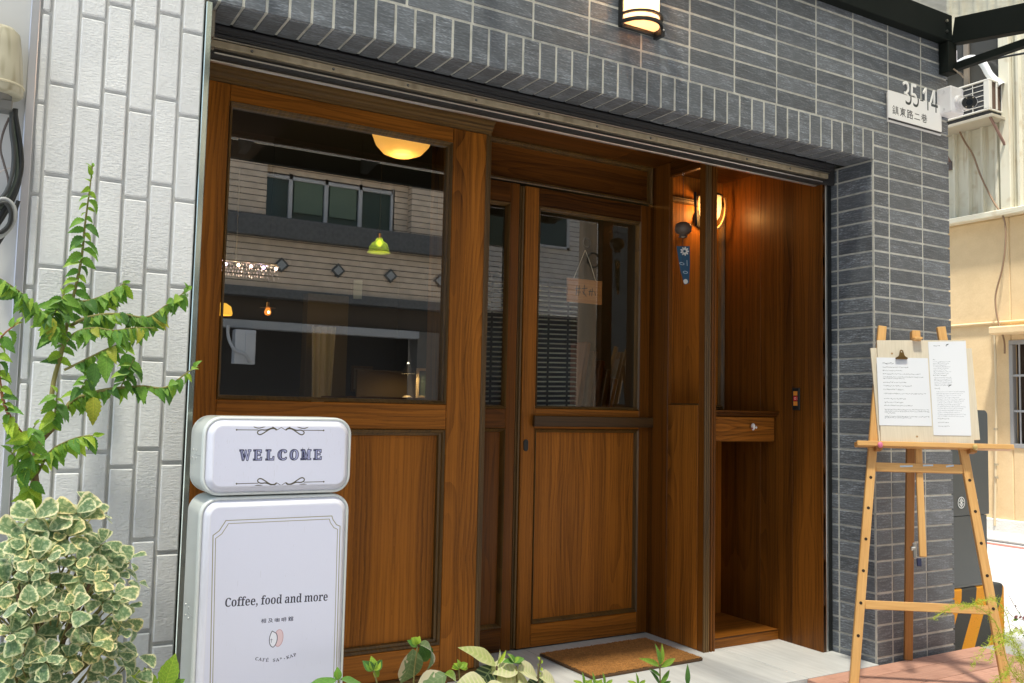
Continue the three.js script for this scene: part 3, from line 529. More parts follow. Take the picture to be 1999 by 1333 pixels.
// ---------------------------------------------------------------- camera and its junction box
{
  const t = thing('security_camera', 'white surveillance camera with a black lens face on the wall corner', 'camera', [1.57, 2.522, 0.0]);
  part(t, 'junction_box', cbox(0.098, 0.124, 0.075, 0.004).translate(0, 0, 0.038), M(0.72, 0.72, 0.74, 0.4));
  part(t, 'box_screw', new THREE.CylinderGeometry(0.005, 0.005, 0.003, 10).rotateZ(Math.PI / 2), M(0.6, 0.6, 0.62, 0.4), [-0.05, 0.042, 0.04]);
  part(t, 'box_screw', new THREE.CylinderGeometry(0.005, 0.005, 0.003, 10).rotateZ(Math.PI / 2), M(0.6, 0.6, 0.62, 0.4), [-0.05, -0.042, 0.04]);
  part(t, 'mount', new THREE.CylinderGeometry(0.028, 0.032, 0.016, 20).rotateX(Math.PI / 2).translate(0.006, -0.01, 0.083), M(0.62, 0.62, 0.64, 0.4));
  part(t, 'ball_joint', new THREE.SphereGeometry(0.024, 16, 12).translate(0.008, -0.02, 0.1), M(0.55, 0.55, 0.57, 0.4));
  const h = new THREE.Group(); h.name = 'camera_body'; h.position.set(0.008, -0.026, 0.12); h.rotation.order = 'YXZ'; h.rotation.set(0.22, -0.8, 0); t.add(h);
  part(h, 'housing', new THREE.CylinderGeometry(0.036, 0.036, 0.11, 24).rotateX(Math.PI / 2).scale(0.95, 0.85, 0.5), M(0.75, 0.75, 0.76, 0.4), [0, 0, 0.008]);
  part(h, 'lens_face', new THREE.CylinderGeometry(0.0335, 0.0335, 0.006, 24).rotateX(Math.PI / 2).scale(0.95, 0.86, 1), black, [0, 0, 0.037]);
  part(h, 'lens', new THREE.CylinderGeometry(0.013, 0.014, 0.004, 20).rotateX(Math.PI / 2), M(0.02, 0.025, 0.03, 0.1), [0, 0, 0.041]);
  for (const [x, y] of [[-0.014, 0.02], [0.014, 0.02], [-0.014, -0.02], [0.014, -0.02]]) part(h, 'led', new THREE.CylinderGeometry(0.003, 0.003, 0.003, 10).rotateX(Math.PI / 2), M(0.45, 0.4, 0.32, 0.3), [x, y, 0.041]);
}
// ---------------------------------------------------------------- awning
{
  const t = thing('awning', 'dark steel framed awning with grimy translucent roof sheets over the cafe front', 'awning');
  const S = -0.17, zf = 1.7, y = z => 2.935 + S * z, steel = M(0.004, 0.007, 0.006, 0.75, { specularIntensity: 0.35 });
  part(t, 'ledger_beam', span(-2.9, 1.575, 2.808, 2.938, 0.002, 0.052, 0.003, 'x'), steel);
  const rb = (x, w, h) => beam(V(x, y(0.053) - h / 2, 0.053), V(x, y(zf) - h / 2, zf), w, h, V(0, 1, 0), 0.002);
  part(t, 'side_beam', rb(1.6, 0.05, 0.122), steel);
  for (const x of [-0.18, -0.97, -1.74, -2.86]) part(t, 'rafter', rb(x, 0.05, 0.09), steel);
  part(t, 'front_beam', span(-2.9, 1.625, y(zf) - 0.11, y(zf), zf, zf + 0.05, 0.003, 'x'), steel);
  part(t, 'brace_arm', beam(V(1.6, 2.693, 0.053), V(1.6, 2.7, 0.75), 0.035, 0.034, V(0, 1, 0)), steel);
  part(t, 'wall_plate', span(1.54, 1.604, 2.66, 2.806, 0.003, 0.053, 0.002), steel);
  part(t, 'plate_tab', merge([span(1.606, 1.665, 2.70, 2.80, 0.01, 0.016, 0.001)]), M(0.62, 0.62, 0.66, 0.5));
  for (const p of [[1.612, 2.895, 0.055], [1.612, 2.845, 0.055], [1.53, 2.9, 0.054], [1.53, 2.85, 0.054]]) part(t, 'bolt', cyl(0.007, 0.007, 0.008, 6).rotateX(Math.PI / 2), chrome, p);
  part(t, 'tab_hole', cyl(0.006, 0.006, 0.002, 12).rotateX(Math.PI / 2), black, [1.635, 2.73, 0.018]);
  const grime = tex(256, 256, (u, v) => { const s = 0.5 + 0.3 * n2(u * 5, v * 5) + 0.25 * n2(u * 20, v * 20) + 0.2 * n2(u * 70, v * 70); return [0.42 + 0.2 * s, 0.42 + 0.2 * s, 0.37 + 0.18 * s]; }, { sx: 0.7, sy: 0.7, wrap: THREE.MirroredRepeatWrapping });
  const sheet = new THREE.MeshPhysicalMaterial({ map: grime, roughness: 0.42, transmission: 0.97, thickness: 0, ior: 1.3 });
  for (const [a, c] of [[-2.9, -1.75], [-1.73, -0.98], [-0.96, -0.19], [-0.17, 1.62]]) {
    const g = new THREE.PlaneGeometry(c - a, zf / Math.cos(Math.atan(S))).rotateX(-Math.PI / 2 - Math.atan(S)).translate((a + c) / 2, y(zf / 2) + 0.006, zf / 2 + 0.02);
    part(t, 'roof_sheet', metreUV(g, 'x'), sheet);
  }
  const cord = thing('coiled_wire', 'loose end of wire hanging under the awning bracket', 'wire', [1.585, 2.655, 0.06]);
  part(cord, 'wire', taper([V(-0.02, 0.02, 0), V(0.01, -0.01, 0.02), V(0.04, -0.012, 0.01), V(0.045, 0.012, 0), V(0.02, 0.015, -0.01)], 0.0035, 0.0035, 6, 24), M(0.25, 0.2, 0.15, 0.6));
}
// ---------------------------------------------------------------- door mat
{
  const fib = (u, v) => 0.5 + 0.34 * n2(u * 130, v * 130) + 0.34 * n2(u * 60, v * 60) + 0.2 * n2(u * 18, v * 18) + 0.12 * n2(u * 5, v * 5);
  const mm = tex(512, 512, (u, v) => { const s = fib(u, v); return [0.3 + 0.34 * s, 0.13 + 0.16 * s, 0.025 + 0.05 * s]; }, { sx: 1.7, sy: 1.7, wrap: THREE.MirroredRepeatWrapping });
  const mb = tex(512, 512, (u, v) => fib(u, v), { srgb: false, sx: 1.7, sy: 1.7, wrap: THREE.MirroredRepeatWrapping });
  const coir = new THREE.MeshPhysicalMaterial({ map: mm, bumpMap: mb, bumpScale: 0.01, roughness: 1 });
  const t = thing('doormat', 'rectangular brown coir doormat lying before the cafe door', 'doormat', [0.128, 0.001, -0.545], 0.02);
  const g = new THREE.PlaneGeometry(0.575, 0.37, 90, 60).rotateX(-Math.PI / 2), p = g.attributes.position;
  for (let i = 0; i < p.count; i++) p.setY(i, 0.013 + 0.002 * n2(p.getX(i) * 160, p.getZ(i) * 160) + 0.0012 * n2(p.getX(i) * 60, p.getZ(i) * 60));
  g.computeVertexNormals(); part(t, 'pile', metreUV(g, 'z'), coir);
  part(t, 'backing', cbox(0.58, 0.011, 0.375, 0.002).translate(0, 0.0058, 0), M(0.11, 0.06, 0.03, 0.95));
  const ft = [], q = V(0, 0, 0);                    // frayed tufts at the rim
  for (let i = 0; i < 900; i++) { const e = Math.floor(rnd() * 4), s = rr(-1, 1), x = e < 2 ? s * 0.287 : (e === 2 ? 1 : -1) * 0.287, z = e < 2 ? (e ? 1 : -1) * 0.186 : s * 0.186; ft.push(new THREE.ConeGeometry(0.0011, rr(0.006, 0.012), 3).translate(0, 0.004, 0).rotateX(rr(-.7, .7)).rotateZ(rr(-.7, .7)).translate(x, 0.008, z)); }
  stuff(part(t, 'fibres', merge(ft), coir));
}
// ---------------------------------------------------------------- light box sign
{
  const xL = -1.801, xR = -1.423, W = xR - xL, cx = (xL + xR) / 2, Z = 0.3;
  const t = thing('lightbox_sign', 'tall white two part cafe light box sign reading welcome', 'sign', [cx, 0, Z]);
  const rrLoop = (x0, x1, y0, y1, r, z, n = 8) => { const o = []; for (const [sx, sy, a0] of [[1, 1, 0], [-1, 1, 1], [-1, -1, 2], [1, -1, 3]]) for (let i = 0; i <= n; i++) { const a = (a0 + i / n) * Math.PI / 2, c = [sx > 0 ? x1 - r : x0 + r, sy > 0 ? y1 - r : y0 + r]; o.push(V(c[0] + r * Math.cos(a), c[1] + r * Math.sin(a), z)); } return o; };
  const casing = new THREE.MeshPhysicalMaterial({ color: lin(0.62, 0.66, 0.64), roughness: 0.38, metalness: 0.15, clearcoat: 0.3 }), acrylic = new THREE.MeshPhysicalMaterial({ color: lin(0.74, 0.75, 0.86), roughness: 0.32, clearcoat: 0.4, clearcoatRoughness: 0.25 });
  const box = (name, y0, y1, r, print, pw, ph) => {
    const g = new THREE.Group(); g.name = name; t.add(g);
    const x0 = -W / 2, x1 = W / 2, I = (k, z, rk = r) => rrLoop(x0 + k, x1 - k, y0 + k, y1 - k, Math.max(0.004, rk - k), z);
    part(g, 'casing', loft([I(0.02, -0.142), I(0.004, -0.142), I(0.0, -0.138), I(0, -0.012), I(0, -0.012), I(0.003, -0.006)]), casing);
    part(g, 'rim', loft([I(0.0, -0.0125), I(0.001, 0.0), I(0.003, 0.003), I(0.0065, 0.003), I(0.0085, -0.001)]), M(0.7, 0.74, 0.73, 0.35));
    part(g, 'face_bevel', loft([I(0.0085, -0.001), I(0.0095, 0.001), I(0.012, 0.006), I(0.016, 0.0115), I(0.0195, 0.0148), I(0.0225, 0.0163), I(0.025, 0.0166)]), acrylic);
    const k = 0.0245, s = new THREE.Shape(I(k, 0).map(p => new THREE.Vector2(p.x, p.y))), fg = new THREE.ShapeGeometry(s), fp = fg.attributes.position, uv = fg.attributes.uv;
    for (let i = 0; i < fp.count; i++) uv.setXY(i, (fp.getX(i) - x0 - k) / (W - 2 * k), (fp.getY(i) - y0 - k) / (y1 - y0 - 2 * k));
    const map = canvasTex(pw, ph, (x, w, h) => { x.fillStyle = '#dfe2f6'; x.fillRect(0, 0, w, h); for (let i = 0; i < 240; i++) { x.fillStyle = `rgba(120,118,110,${rnd() * 0.09})`; x.fillRect(rnd() * w, rnd() * h, 1 + rnd() * 3, 1 + rnd() * rnd() * 60); } print(x, p => { const q = at(p[0], p[1], { z: Z + 0.0166 }); return [(q.x - xL - k) / (W - 2 * k) * w, (y1 - k - q.y) / (y1 - y0 - 2 * k) * h]; }); });
    part(g, 'face_panel', fg.translate(0, 0, 0.0166), new THREE.MeshPhysicalMaterial({ map, roughness: 0.32, clearcoat: 0.4, clearcoatRoughness: 0.25 }));
    for (const [yy, zz] of [[0.55, -0.07], [0.55, -0.11], [0.45, -0.07], [0.45, -0.11]]) part(g, 'rivet', new THREE.SphereGeometry(0.0032, 8, 6).scale(0.6, 1, 1), chrome, [x0, y0 + (y1 - y0) * (y1 - y0 > 0.4 ? 0.62 + (yy - 0.5) * 0.35 : yy), zz]);
    part(g, 'seam', span(x0 - 0.0006, x0 + 0.001, y0 + (y1 - y0) * (y1 - y0 > 0.4 ? 0.62 : 0.5) - 0.001, y0 + (y1 - y0) * (y1 - y0 > 0.4 ? 0.62 : 0.5), -0.09, -0.013, 0.0002), M(0.3, 0.32, 0.32, 0.5));
  };
  const navy = '#14173a', gold = '#4a4536';
  const flourish = (x, S, yPix, up) => {
    const A = S([462, yPix]), B = S([632, yPix + (up ? 4 : -3)]), mid = [(A[0] + B[0]) / 2, (A[1] + B[1]) / 2], L = B[0] - A[0], sgn = up ? -1 : 1;
    x.strokeStyle = gold; x.lineWidth = 3;
    for (const m of [-1, 1]) {
      const X = f => mid[0] + m * f * L, Y = f => mid[1] + sgn * f * L;
      x.lineWidth = 5; x.beginPath(); x.moveTo(X(0.5), Y(0.0)); x.lineTo(X(0.26), Y(0)); x.stroke(); x.fillStyle = gold; x.beginPath(); x.arc(X(0.5), Y(0), 6, 0, 6.3); x.fill();
      x.lineWidth = 8; x.beginPath(); x.moveTo(X(0.05), Y(0)); x.bezierCurveTo(X(0.12), Y(-0.06), X(0.2), Y(0.06), X(0.25), Y(0.045)); x.bezierCurveTo(X(0.29), Y(0.03), X(0.26), Y(-0.01), X(0.2), Y(0.0)); x.bezierCurveTo(X(0.14), Y(0.01), X(0.1), Y(-0.055), X(0.05), Y(-0.0)); x.stroke();
      x.lineWidth = 6; x.beginPath(); x.moveTo(X(0.06), Y(0.0)); x.bezierCurveTo(X(0.14), Y(-0.09), X(0.2), Y(-0.01), X(0.27), Y(-0.02)); x.bezierCurveTo(X(0.34), Y(-0.03), X(0.34), Y(-0.075), X(0.305), Y(-0.07)); x.bezierCurveTo(X(0.29), Y(-0.065), X(0.29), Y(-0.045), X(0.31), Y(-0.045)); x.stroke();
      x.lineWidth = 4; x.beginPath(); x.moveTo(X(0.05), Y(0)); x.lineTo(X(0), Y(-0.028)); x.stroke();
    }
  };
  const fit = (x, S, str, p0, p1, font, col, mode) => {      // text stretched between two photographed ends of its baseline
    const A = S(p0), B = S(p1); x.save(); x.font = font; const w = x.measureText(str).width, L = Math.hypot(B[0] - A[0], B[1] - A[1]);
    x.translate(A[0], A[1]); x.rotate(Math.atan2(B[1] - A[1], B[0] - A[0])); x.scale(L / w, mode?.sy ?? L / w); x.fillStyle = x.strokeStyle = col;
    x.textBaseline = 'alphabetic'; x.fillText(str, 0, 0);
    if (mode?.inline) { x.strokeStyle = '#e7e8f3'; x.lineWidth = 2.2; x.globalAlpha = 0.95; x.save(); x.translate(1.5, 0); x.fillStyle = '#dfe1f0'; x.font = mode.inline; x.restore(); x.strokeStyle = col; x.globalAlpha = 1; }
    x.restore();
  };
  box('upper_box', 0.818, 1.012, 0.045, (x, S) => {
    flourish(x, S, 841, false); flourish(x, S, 940, true);
    const A = S([466, 898]), B = S([631, 898]), L = B[0] - A[0], n = 7, h = S([500, 878])[1]; const H = A[1] - h;
    'WELCOME'.split('').forEach((c, i) => {
      x.save(); x.font = 'bold 100px serif'; const w = x.measureText(c).width, bw = L / n * [1.06, 0.84, 0.84, 0.96, 0.96, 1.06, 0.84][i], sx = bw / w * 0.84;
      x.translate(A[0] + L * (i + 0.5) / n - bw * 0.42, A[1]); x.scale(sx, H / 72); x.fillStyle = '#e7e8f3'; x.strokeStyle = navy; x.lineWidth = 10; x.lineJoin = 'miter'; x.strokeText(c, 0, 0); x.fillStyle = '#a4a8cf'; x.fillText(c, 0, 0);
      x.lineWidth = 5; x.save(); x.beginPath(); x.rect(0, -120, w * 0.5, 160); x.clip(); x.strokeText(c, 6, 0); x.restore(); x.restore();
    });
  }, 1024, 408);
  box('lower_box', 0.06, 0.8155, 0.045, (x, S) => {
    const pts = [[416, 1045], [428, 1036], [438, 1021], [441, 1016], [648, 1007], [650, 1014], [657, 1024], [664, 1027], [656, 1330]];
    for (const [dx, dy, lw] of [[0, 0, 5], [5, 6, 4]]) {
      x.strokeStyle = '#8d8766'; x.lineWidth = lw; x.beginPath(); const a0 = S([409 + dx, 1400]); x.moveTo(...a0);
      for (const p of pts) { const q = S([p[0] + dx * (p[0] < 540 ? 1 : -1), p[1] + dy]); x.lineTo(...q); } const e = S([651 - dx, 1500]); x.lineTo(...e); x.stroke();
    }
    fit(x, S, 'Coffee, food and more', [438, 1184.5], [640, 1172], 'bold 60px serif', '#0c0e2c', { sy: 1.3 });
    ['xiang', 'ji', 'ka', 'fei', 'guan'].forEach((k, i) => { const q = S([510 + i * 13.2, 1207.5 - i * 1.0]), e = S([520 + i * 13.2, 1207 - i]); x.strokeStyle = navy; han(x, k, q[0], q[1], e[0] - q[0], 3); });
    const c = S([536, 1247]), u = S([546, 1247])[0] - c[0];      // emblem: two leaning rounded shapes
    x.lineWidth = 4; x.fillStyle = '#e3c8cf'; x.strokeStyle = '#c9969f'; x.beginPath(); x.ellipse(c[0] + u * 0.8, c[1] - u * 0.1, u * 0.85, u * 1.75, 0.06, 0, 6.3); x.fill(); x.stroke();
    x.fillStyle = '#eceefa'; x.strokeStyle = navy; x.beginPath(); x.moveTo(c[0] - u * 0.5, c[1] - u * 1.7); x.bezierCurveTo(c[0] - u * 1.2, c[1] - u * 0.6, c[0] - u * 1.2, c[1] + u * 1.4, c[0] - u * 0.2, c[1] + u * 1.7); x.bezierCurveTo(c[0] + u * 0.6, c[1] + u * 1.2, c[0] + u * 0.8, c[1] - u * 0.8, c[0] + u * 0.1, c[1] - u * 1.3); x.closePath(); x.fill(); x.stroke();
    x.lineWidth = 2; x.beginPath(); x.moveTo(c[0] - u * 0.8, c[1] + u * 0.1); x.lineTo(c[0] - u * 0.4, c[1] + u * 0.1); x.moveTo(c[0] - u * 0.6, c[1] - u * 0.1); x.lineTo(c[0] - u * 0.6, c[1] + u * 0.7); x.stroke();
    const str = 'CAF\u00c9 SA\u207f\u00b7KAP'; let k = 0; const P0 = S([497, 1288]), P1 = S([580, 1279]), L = P1[0] - P0[0];
    x.font = '600 30px serif'; x.fillStyle = navy; x.textAlign = 'center';
    for (const ch of str) { const f = (k++ + 0.5) / str.length, y = P0[1] + (P1[1] - P0[1]) * f + Math.sin(f * Math.PI) * L * 0.1; x.save(); x.translate(P0[0] + L * f, y); x.rotate(-Math.cos(f * Math.PI) * -0.28 - 0.08); const s = L / 11 / 25; x.scale(s, s); if (ch === '\u207f') { x.font = '600 20px serif'; x.fillText('n', 0, -12); x.font = '600 30px serif'; } else if (ch === '\u00b7') { x.beginPath(); x.arc(0, -9, 3, 0, 6.3); x.fill(); } else x.fillText(ch, 0, 0); x.restore(); }
  }, 800, 1900);
  part(t, 'foot', merge([span(-0.16, -0.12, -0.02, 0.061, -0.15, -0.02, 0.002), span(0.12, 0.16, -0.02, 0.061, -0.15, -0.02, 0.002)]), casing);
}

// ---------------------------------------------------------------- easel with the menu boards
{
  const th = 37 * Math.PI / 180, tl = 12 * Math.PI / 180, p0 = V(1.14, 0, 0.52);
  const n = V(-Math.sin(th) * Math.cos(tl), Math.sin(tl), Math.cos(th) * Math.cos(tl)), u = V(Math.cos(th), 0, Math.sin(th)), s = n.clone().cross(u);
  const E = (a, b, k = 0) => p0.clone().addScaledVector(u, a).addScaledVector(s, b).addScaledVector(n, k);     // across, up the slope, out of it
  const onE = (px, py, k = 0) => { const d = rayOf(px, py), o = E(0, 0, k); const q = camera.position.clone().addScaledVector(d, o.clone().sub(camera.position).dot(n) / d.dot(n)).sub(p0); return [q.dot(u), q.dot(s)]; };
  const pineT = tex(512, 512, (a, b) => { const g = 0.5 + 0.35 * n2(a * 50, b * 2.5) + 0.15 * n2(a * 8, b * 1.5), q = 0.5 + 0.5 * n2(a * 140, b * 5); const d = 0.6 * g + 0.3 * q; return [0.78 - 0.22 * d, 0.47 - 0.19 * d, 0.17 - 0.09 * d]; }, { sx: 1.5, sy: 1.5, wrap: THREE.MirroredRepeatWrapping });
  const pine = new THREE.MeshPhysicalMaterial({ map: pineT, roughness: 0.5, clearcoat: 0.2, clearcoatRoughness: 0.4 }), pineD = new THREE.MeshPhysicalMaterial({ map: pineT, color: lin(0.55, 0.45, 0.34), roughness: 0.55 });
  const t = thing('easel', 'light pine artist easel standing on the deck before the tiled pier', 'easel', [1.06, 0, 0.3]);
  const P = (name, g, m = pine, parent = t) => part(parent, name, g.translate(-1.06, 0, -0.3), m);
  const L0 = [-0.561, 0.004], L1 = [-0.358, 1.462], R0 = [0.004, 0.004], R1 = [-0.119, 1.462], lp = (A, B, f) => [A[0] + (B[0] - A[0]) * f, A[1] + (B[1] - A[1]) * f];
  const legs = [[L0, L1], [R0, R1]].map(([A, B]) => P('leg', beam(E(...A), E(...B), 0.034, 0.02, n)));
  [[L0, L1], [R0, R1]].forEach(([A, B], i) => { for (const f of [0.13, 0.215, 0.3, 0.385, 0.47, 0.555]) { const q = lp(A, B, f); const g = cyl(0.0062, 0.0062, 0.003, 14).applyQuaternion(new THREE.Quaternion().setFromUnitVectors(V(0, 1, 0), n)).translate(...E(q[0], q[1], 0.0092).toArray()); P('peg_hole', g, M(0.035, 0.02, 0.012, 0.9), legs[i]); } });
  const across = (name, a, b, sl, w, d, k = 0) => P(name, beam(E(a, sl, k), E(b, sl, k), w, d, n));
  const atS = (A, B, sv) => lp(A, B, (sv - A[1]) / (B[1] - A[1]))[0];
  across('lower_rail', atS(L0, L1, 0.312) + 0.017, atS(R0, R1, 0.312) - 0.017, 0.312, 0.034, 0.018);
  across('upper_rail', atS(L0, L1, 0.858) + 0.017, atS(R0, R1, 0.858) - 0.017, 0.858, 0.036, 0.018, -0.001);
  const tray = across('tray', -0.506, 0.1, 0.945, 0.02, 0.05, 0.035);
  for (const x of [0, 1, 2, 3, 4, 5, 6]) { const a = -0.39 + x * 0.055 + rr(-.015, .015); P('paint_smear', beam(E(a, 0.9553, rr(0.03, 0.05)), E(a + rr(0.02, 0.05), 0.9553, rr(0.03, 0.055)), 0.001, rr(0.006, 0.014), n, 0.0003), [M(0.2, 0.12, 0.4), M(0.08, 0.2, 0.4), M(0.6, 0.58, 0.55), M(0.3, 0.1, 0.3)][x % 4], tray); }
  for (const x of [0, 1, 2]) P('paint_smear', beam(E(-0.33 + x * 0.09, 0.862 + rr(-.008, .008), 0.0085), E(-0.28 + x * 0.08, 0.866 + rr(-.006, .006), 0.0085), 0.007, 0.001, n, 0.0003), M(0.55, 0.66, 0.74));
  P('centre_mast', beam(E(-0.262, 0.505, -0.012), E(-0.228, 1.44, -0.012), 0.026, 0.016, n));
  P('mast_clamp', merge([beam(E(-0.232, 1.398, 0.02), E(-0.231, 1.436, 0.02), 0.034, 0.03, n), beam(E(-0.232, 1.39, 0.035), E(-0.232, 1.4, 0.035), 0.034, 0.05, n)]));
  P('back_leg', beam(V(1.244, 0.002, 0.022), E(-0.235, 1.36, -0.035), 0.034, 0.02, V(-Math.sin(th), 0.3, Math.cos(th))), pineD);
  P('hinge', merge([beam(E(-0.29, 0.5, -0.02), E(-0.288, 0.56, -0.02), 0.014, 0.008, n), beam(E(-0.293, 0.53, -0.026), E(-0.293, 0.545, -0.02), 0.018, 0.014, n)]), chrome);
  P('rubber_tip', beam(E(-0.278, 0.468, -0.014), E(-0.277, 0.5, -0.014), 0.016, 0.013, n), M(0.02, 0.025, 0.07, 0.6));
  for (const [a, m] of [[-0.418, M(0.75, 0.2, 0.36, 0.45)], [-0.052, M(0.55, 0.4, 0.14, 0.5)]]) P('wing_bolt', new THREE.SphereGeometry(0.0125, 12, 8).scale(1, 1, 0.7).translate(...E(a, 0.938, 0.066).toArray()), m);
  for (const [a, dn] of [[-0.418, 0.92], [-0.052, 0.92]]) P('tray_bracket', beam(E(a, dn, 0.03), E(a, dn + 0.02, 0.03), 0.026, 0.04, n), pineD);

  const plyT = tex(512, 512, (a, b) => { const g = 0.5 + 0.3 * n2(a * 40, b * 1.5) + 0.2 * n2(a * 110, b * 3) + 0.15 * n2(a * 4, b * 2); return [0.6 + 0.1 * g, 0.53 + 0.1 * g, 0.41 + 0.1 * g]; }, { sx: 1.6, sy: 1.6, wrap: THREE.MirroredRepeatWrapping });
  const ply = new THREE.MeshPhysicalMaterial({ map: plyT, roughness: 0.7 });
  const quad = (pts, k0, k1, org) => {         // a flat sheet with four given corners in the easel's plane, from k0 to k1 out of it
    const f = pts.map(p => E(...p, k1).sub(org)), r = pts.map(p => E(...p, k0).sub(org)), pos = [], uv = [];
    const q = (a, b, c, d) => { for (const p of [a, b, c, a, c, d]) pos.push(p.x, p.y, p.z); };
    q(...f); for (let i = 0; i < 4; i++) q(r[i], r[(i + 1) % 4], f[(i + 1) % 4], f[i]); q(r[3], r[2], r[1], r[0]);
    const T = [[0, 0], [1, 0], [1, 1], [0, 1]]; for (let k = 0; k < 6; k++) for (const i of [0, 1, 2, 0, 2, 3]) uv.push(...T[i]);
    const g = new THREE.BufferGeometry(); g.setAttribute('position', new THREE.Float32BufferAttribute(pos, 3)); g.setAttribute('uv', new THREE.Float32BufferAttribute(uv, 2)); g.computeVertexNormals(); return g;
  };
  const sheet = (name, label, cat, px, k0, k1, m, group) => { const pts = px.map(p => onE(...p, k1)), c = E((pts[0][0] + pts[1][0]) / 2, (pts[0][1] + pts[1][1]) / 2, k0), o = thing(name, label, cat, c.toArray(), 0, group); part(o, name === 'menu_paper' ? 'sheet' : 'panel', quad(pts, k0, k1, c), m); return [o, c]; };
  sheet('drawing_board', 'wider pale plywood board standing behind another board on the easel', 'board', [[1716, 866], [1913, 858], [1896.5, 680], [1699, 679]], 0.011, 0.021, ply);
  const [bd] = sheet('drawing_board', 'taller pale plywood board in front on the easel, carrying the papers', 'board', [[1720, 868], [1902, 868], [1885, 664], [1712, 664]], 0.0215, 0.031, ply);
  const knot = (px, py, k, r) => { const [a, b] = onE(px, py, k); return cyl(r, r, 0.0012, 10).applyQuaternion(new THREE.Quaternion().setFromUnitVectors(V(0, 1, 0), n)).translate(...E(a, b, k).sub(bd.position).toArray()); };
  for (const [x, y] of [[1741, 690], [1790, 852]]) part(bd, 'knot', knot(x, y, 0.0311, 0.0045), M(0.4, 0.25, 0.12, 0.8));
  const lines = (x, w, h, rows) => { x.fillStyle = '#dcdfe6'; x.fillRect(0, 0, w, h); for (const [y, x0, len, c, tall] of rows) { x.fillStyle = c; let q = x0 * w; const e = (x0 + len) * w; while (q < e) { const l = 2 + rnd() * 7; for (let k = 0; k < 2; k++) x.fillRect(q, y * h + rnd() * tall, l, 1 + rnd() * tall * 0.35); q += l + 1 + rnd() * 3; } } };
  const rows1 = [[0.07, 0.11, 0.2, '#6c7078', 14]]; for (const [y, l] of [[.135, .5], [.185, .38], [.235, .72], [.28, .78], [.3, .4], [.36, .45], [.41, .55], [.465, .4], [.525, .8], [.6, .42], [.655, .36], [.7, .55], [.76, .85], [.785, .85], [.81, .2], [.86, .85], [.88, .5]]) rows1.push([y, 0.11, l, '#777b84', 7]);
  const rows2 = [[0.04, 0.14, 0.14, '#7d8189', 6], [0.19, 0.1, 0.06, '#858990', 6]]; for (let i = 0; i < 8; i++) rows2.push([0.215 + i * 0.018, 0.1, 0.46 - (i % 3) * 0.06, '#979ca6', 6]); rows2.push([0.36, 0.08, 0.36, '#70747c', 7]); for (let i = 0; i < 6; i++) rows2.push([0.385 + i * 0.017, 0.1, 0.45, '#979ca6', 6]); rows2.push([0.5, 0.1, 0.14, '#757981', 7]); for (let i = 0; i < 14; i++) rows2.push([0.535 + i * 0.02, 0.14, 0.74 - (i % 4) * 0.05, '#9ba0aa', 6]); for (const y of [.82, .86, .9]) rows2.push([y, 0.13, 0.3, '#787c84', 7]);
  const pap = (rows, w, h, extra) => new THREE.MeshPhysicalMaterial({ map: canvasTex(w, h, x => { lines(x, w, h, rows); extra?.(x, w, h); }), roughness: 0.75 });
  const bird = (x, X, Y, s) => { x.fillStyle = '#3c4046'; x.beginPath(); x.ellipse(X, Y, 7 * s, 4 * s, -0.4, 0, 6.3); x.fill(); x.fillRect(X - 9 * s, Y + 3 * s, 4 * s, 9 * s); x.beginPath(); x.moveTo(X + 4 * s, Y - 3 * s); x.lineTo(X + 13 * s, Y - 7 * s); x.lineTo(X + 7 * s, Y + 2 * s); x.fill(); };
  sheet('menu_paper', 'printed white menu sheet under the bulldog clip, left on the easel board', 'paper', [[1716.5, 830], [1819, 831.5], [1811, 699], [1711, 697.5]], 0.0318, 0.0326, pap(rows1, 400, 540));
  sheet('menu_paper', 'longer printed white menu sheet, right on the easel board', 'paper', [[1822.5, 849.5], [1896, 850.5], [1885, 666], [1811.5, 667]], 0.0322, 0.033, pap(rows2, 300, 720, (x, w, h) => { bird(x, 0.5 * w, 0.035 * h, 1.1); bird(x, 0.5 * w, 0.475 * h, 1.1); }));
  const [ca, cb] = onE(1759, 700, 0.034), ck = thing('bulldog_clip', 'bronze bulldog clip holding a paper on the easel board', 'clip', E(ca, cb, 0.034).toArray());
  const bm = M(0.2, 0.13, 0.05, 0.35, { metalness: 0.9 }), cl = (a, b, k = 0) => u.clone().multiplyScalar(a).addScaledVector(s, b).addScaledVector(n, k);
  part(ck, 'jaw', beam(cl(-0.024, 0, 0.006), cl(0.024, 0, 0.006), 0.007, 0.012, n), bm);
  const sh = new THREE.Shape(); sh.moveTo(-0.021, 0.003); sh.quadraticCurveTo(-0.011, 0.007, -0.01, 0.016); sh.lineTo(-0.0075, 0.027); sh.absarc(0, 0.028, 0.0075, Math.PI, 0, true); sh.lineTo(0.01, 0.016); sh.quadraticCurveTo(0.011, 0.007, 0.021, 0.003); sh.closePath();
  const hole = new THREE.Path(); hole.absarc(0, 0.027, 0.0032, 0, Math.PI * 2); sh.holes.push(hole);
  part(ck, 'handle', new THREE.ExtrudeGeometry(sh, { depth: 0.002, bevelEnabled: false }).applyMatrix4(new THREE.Matrix4().makeBasis(u, s, n)).translate(...cl(0, 0, 0.01).toArray()), bm);
}

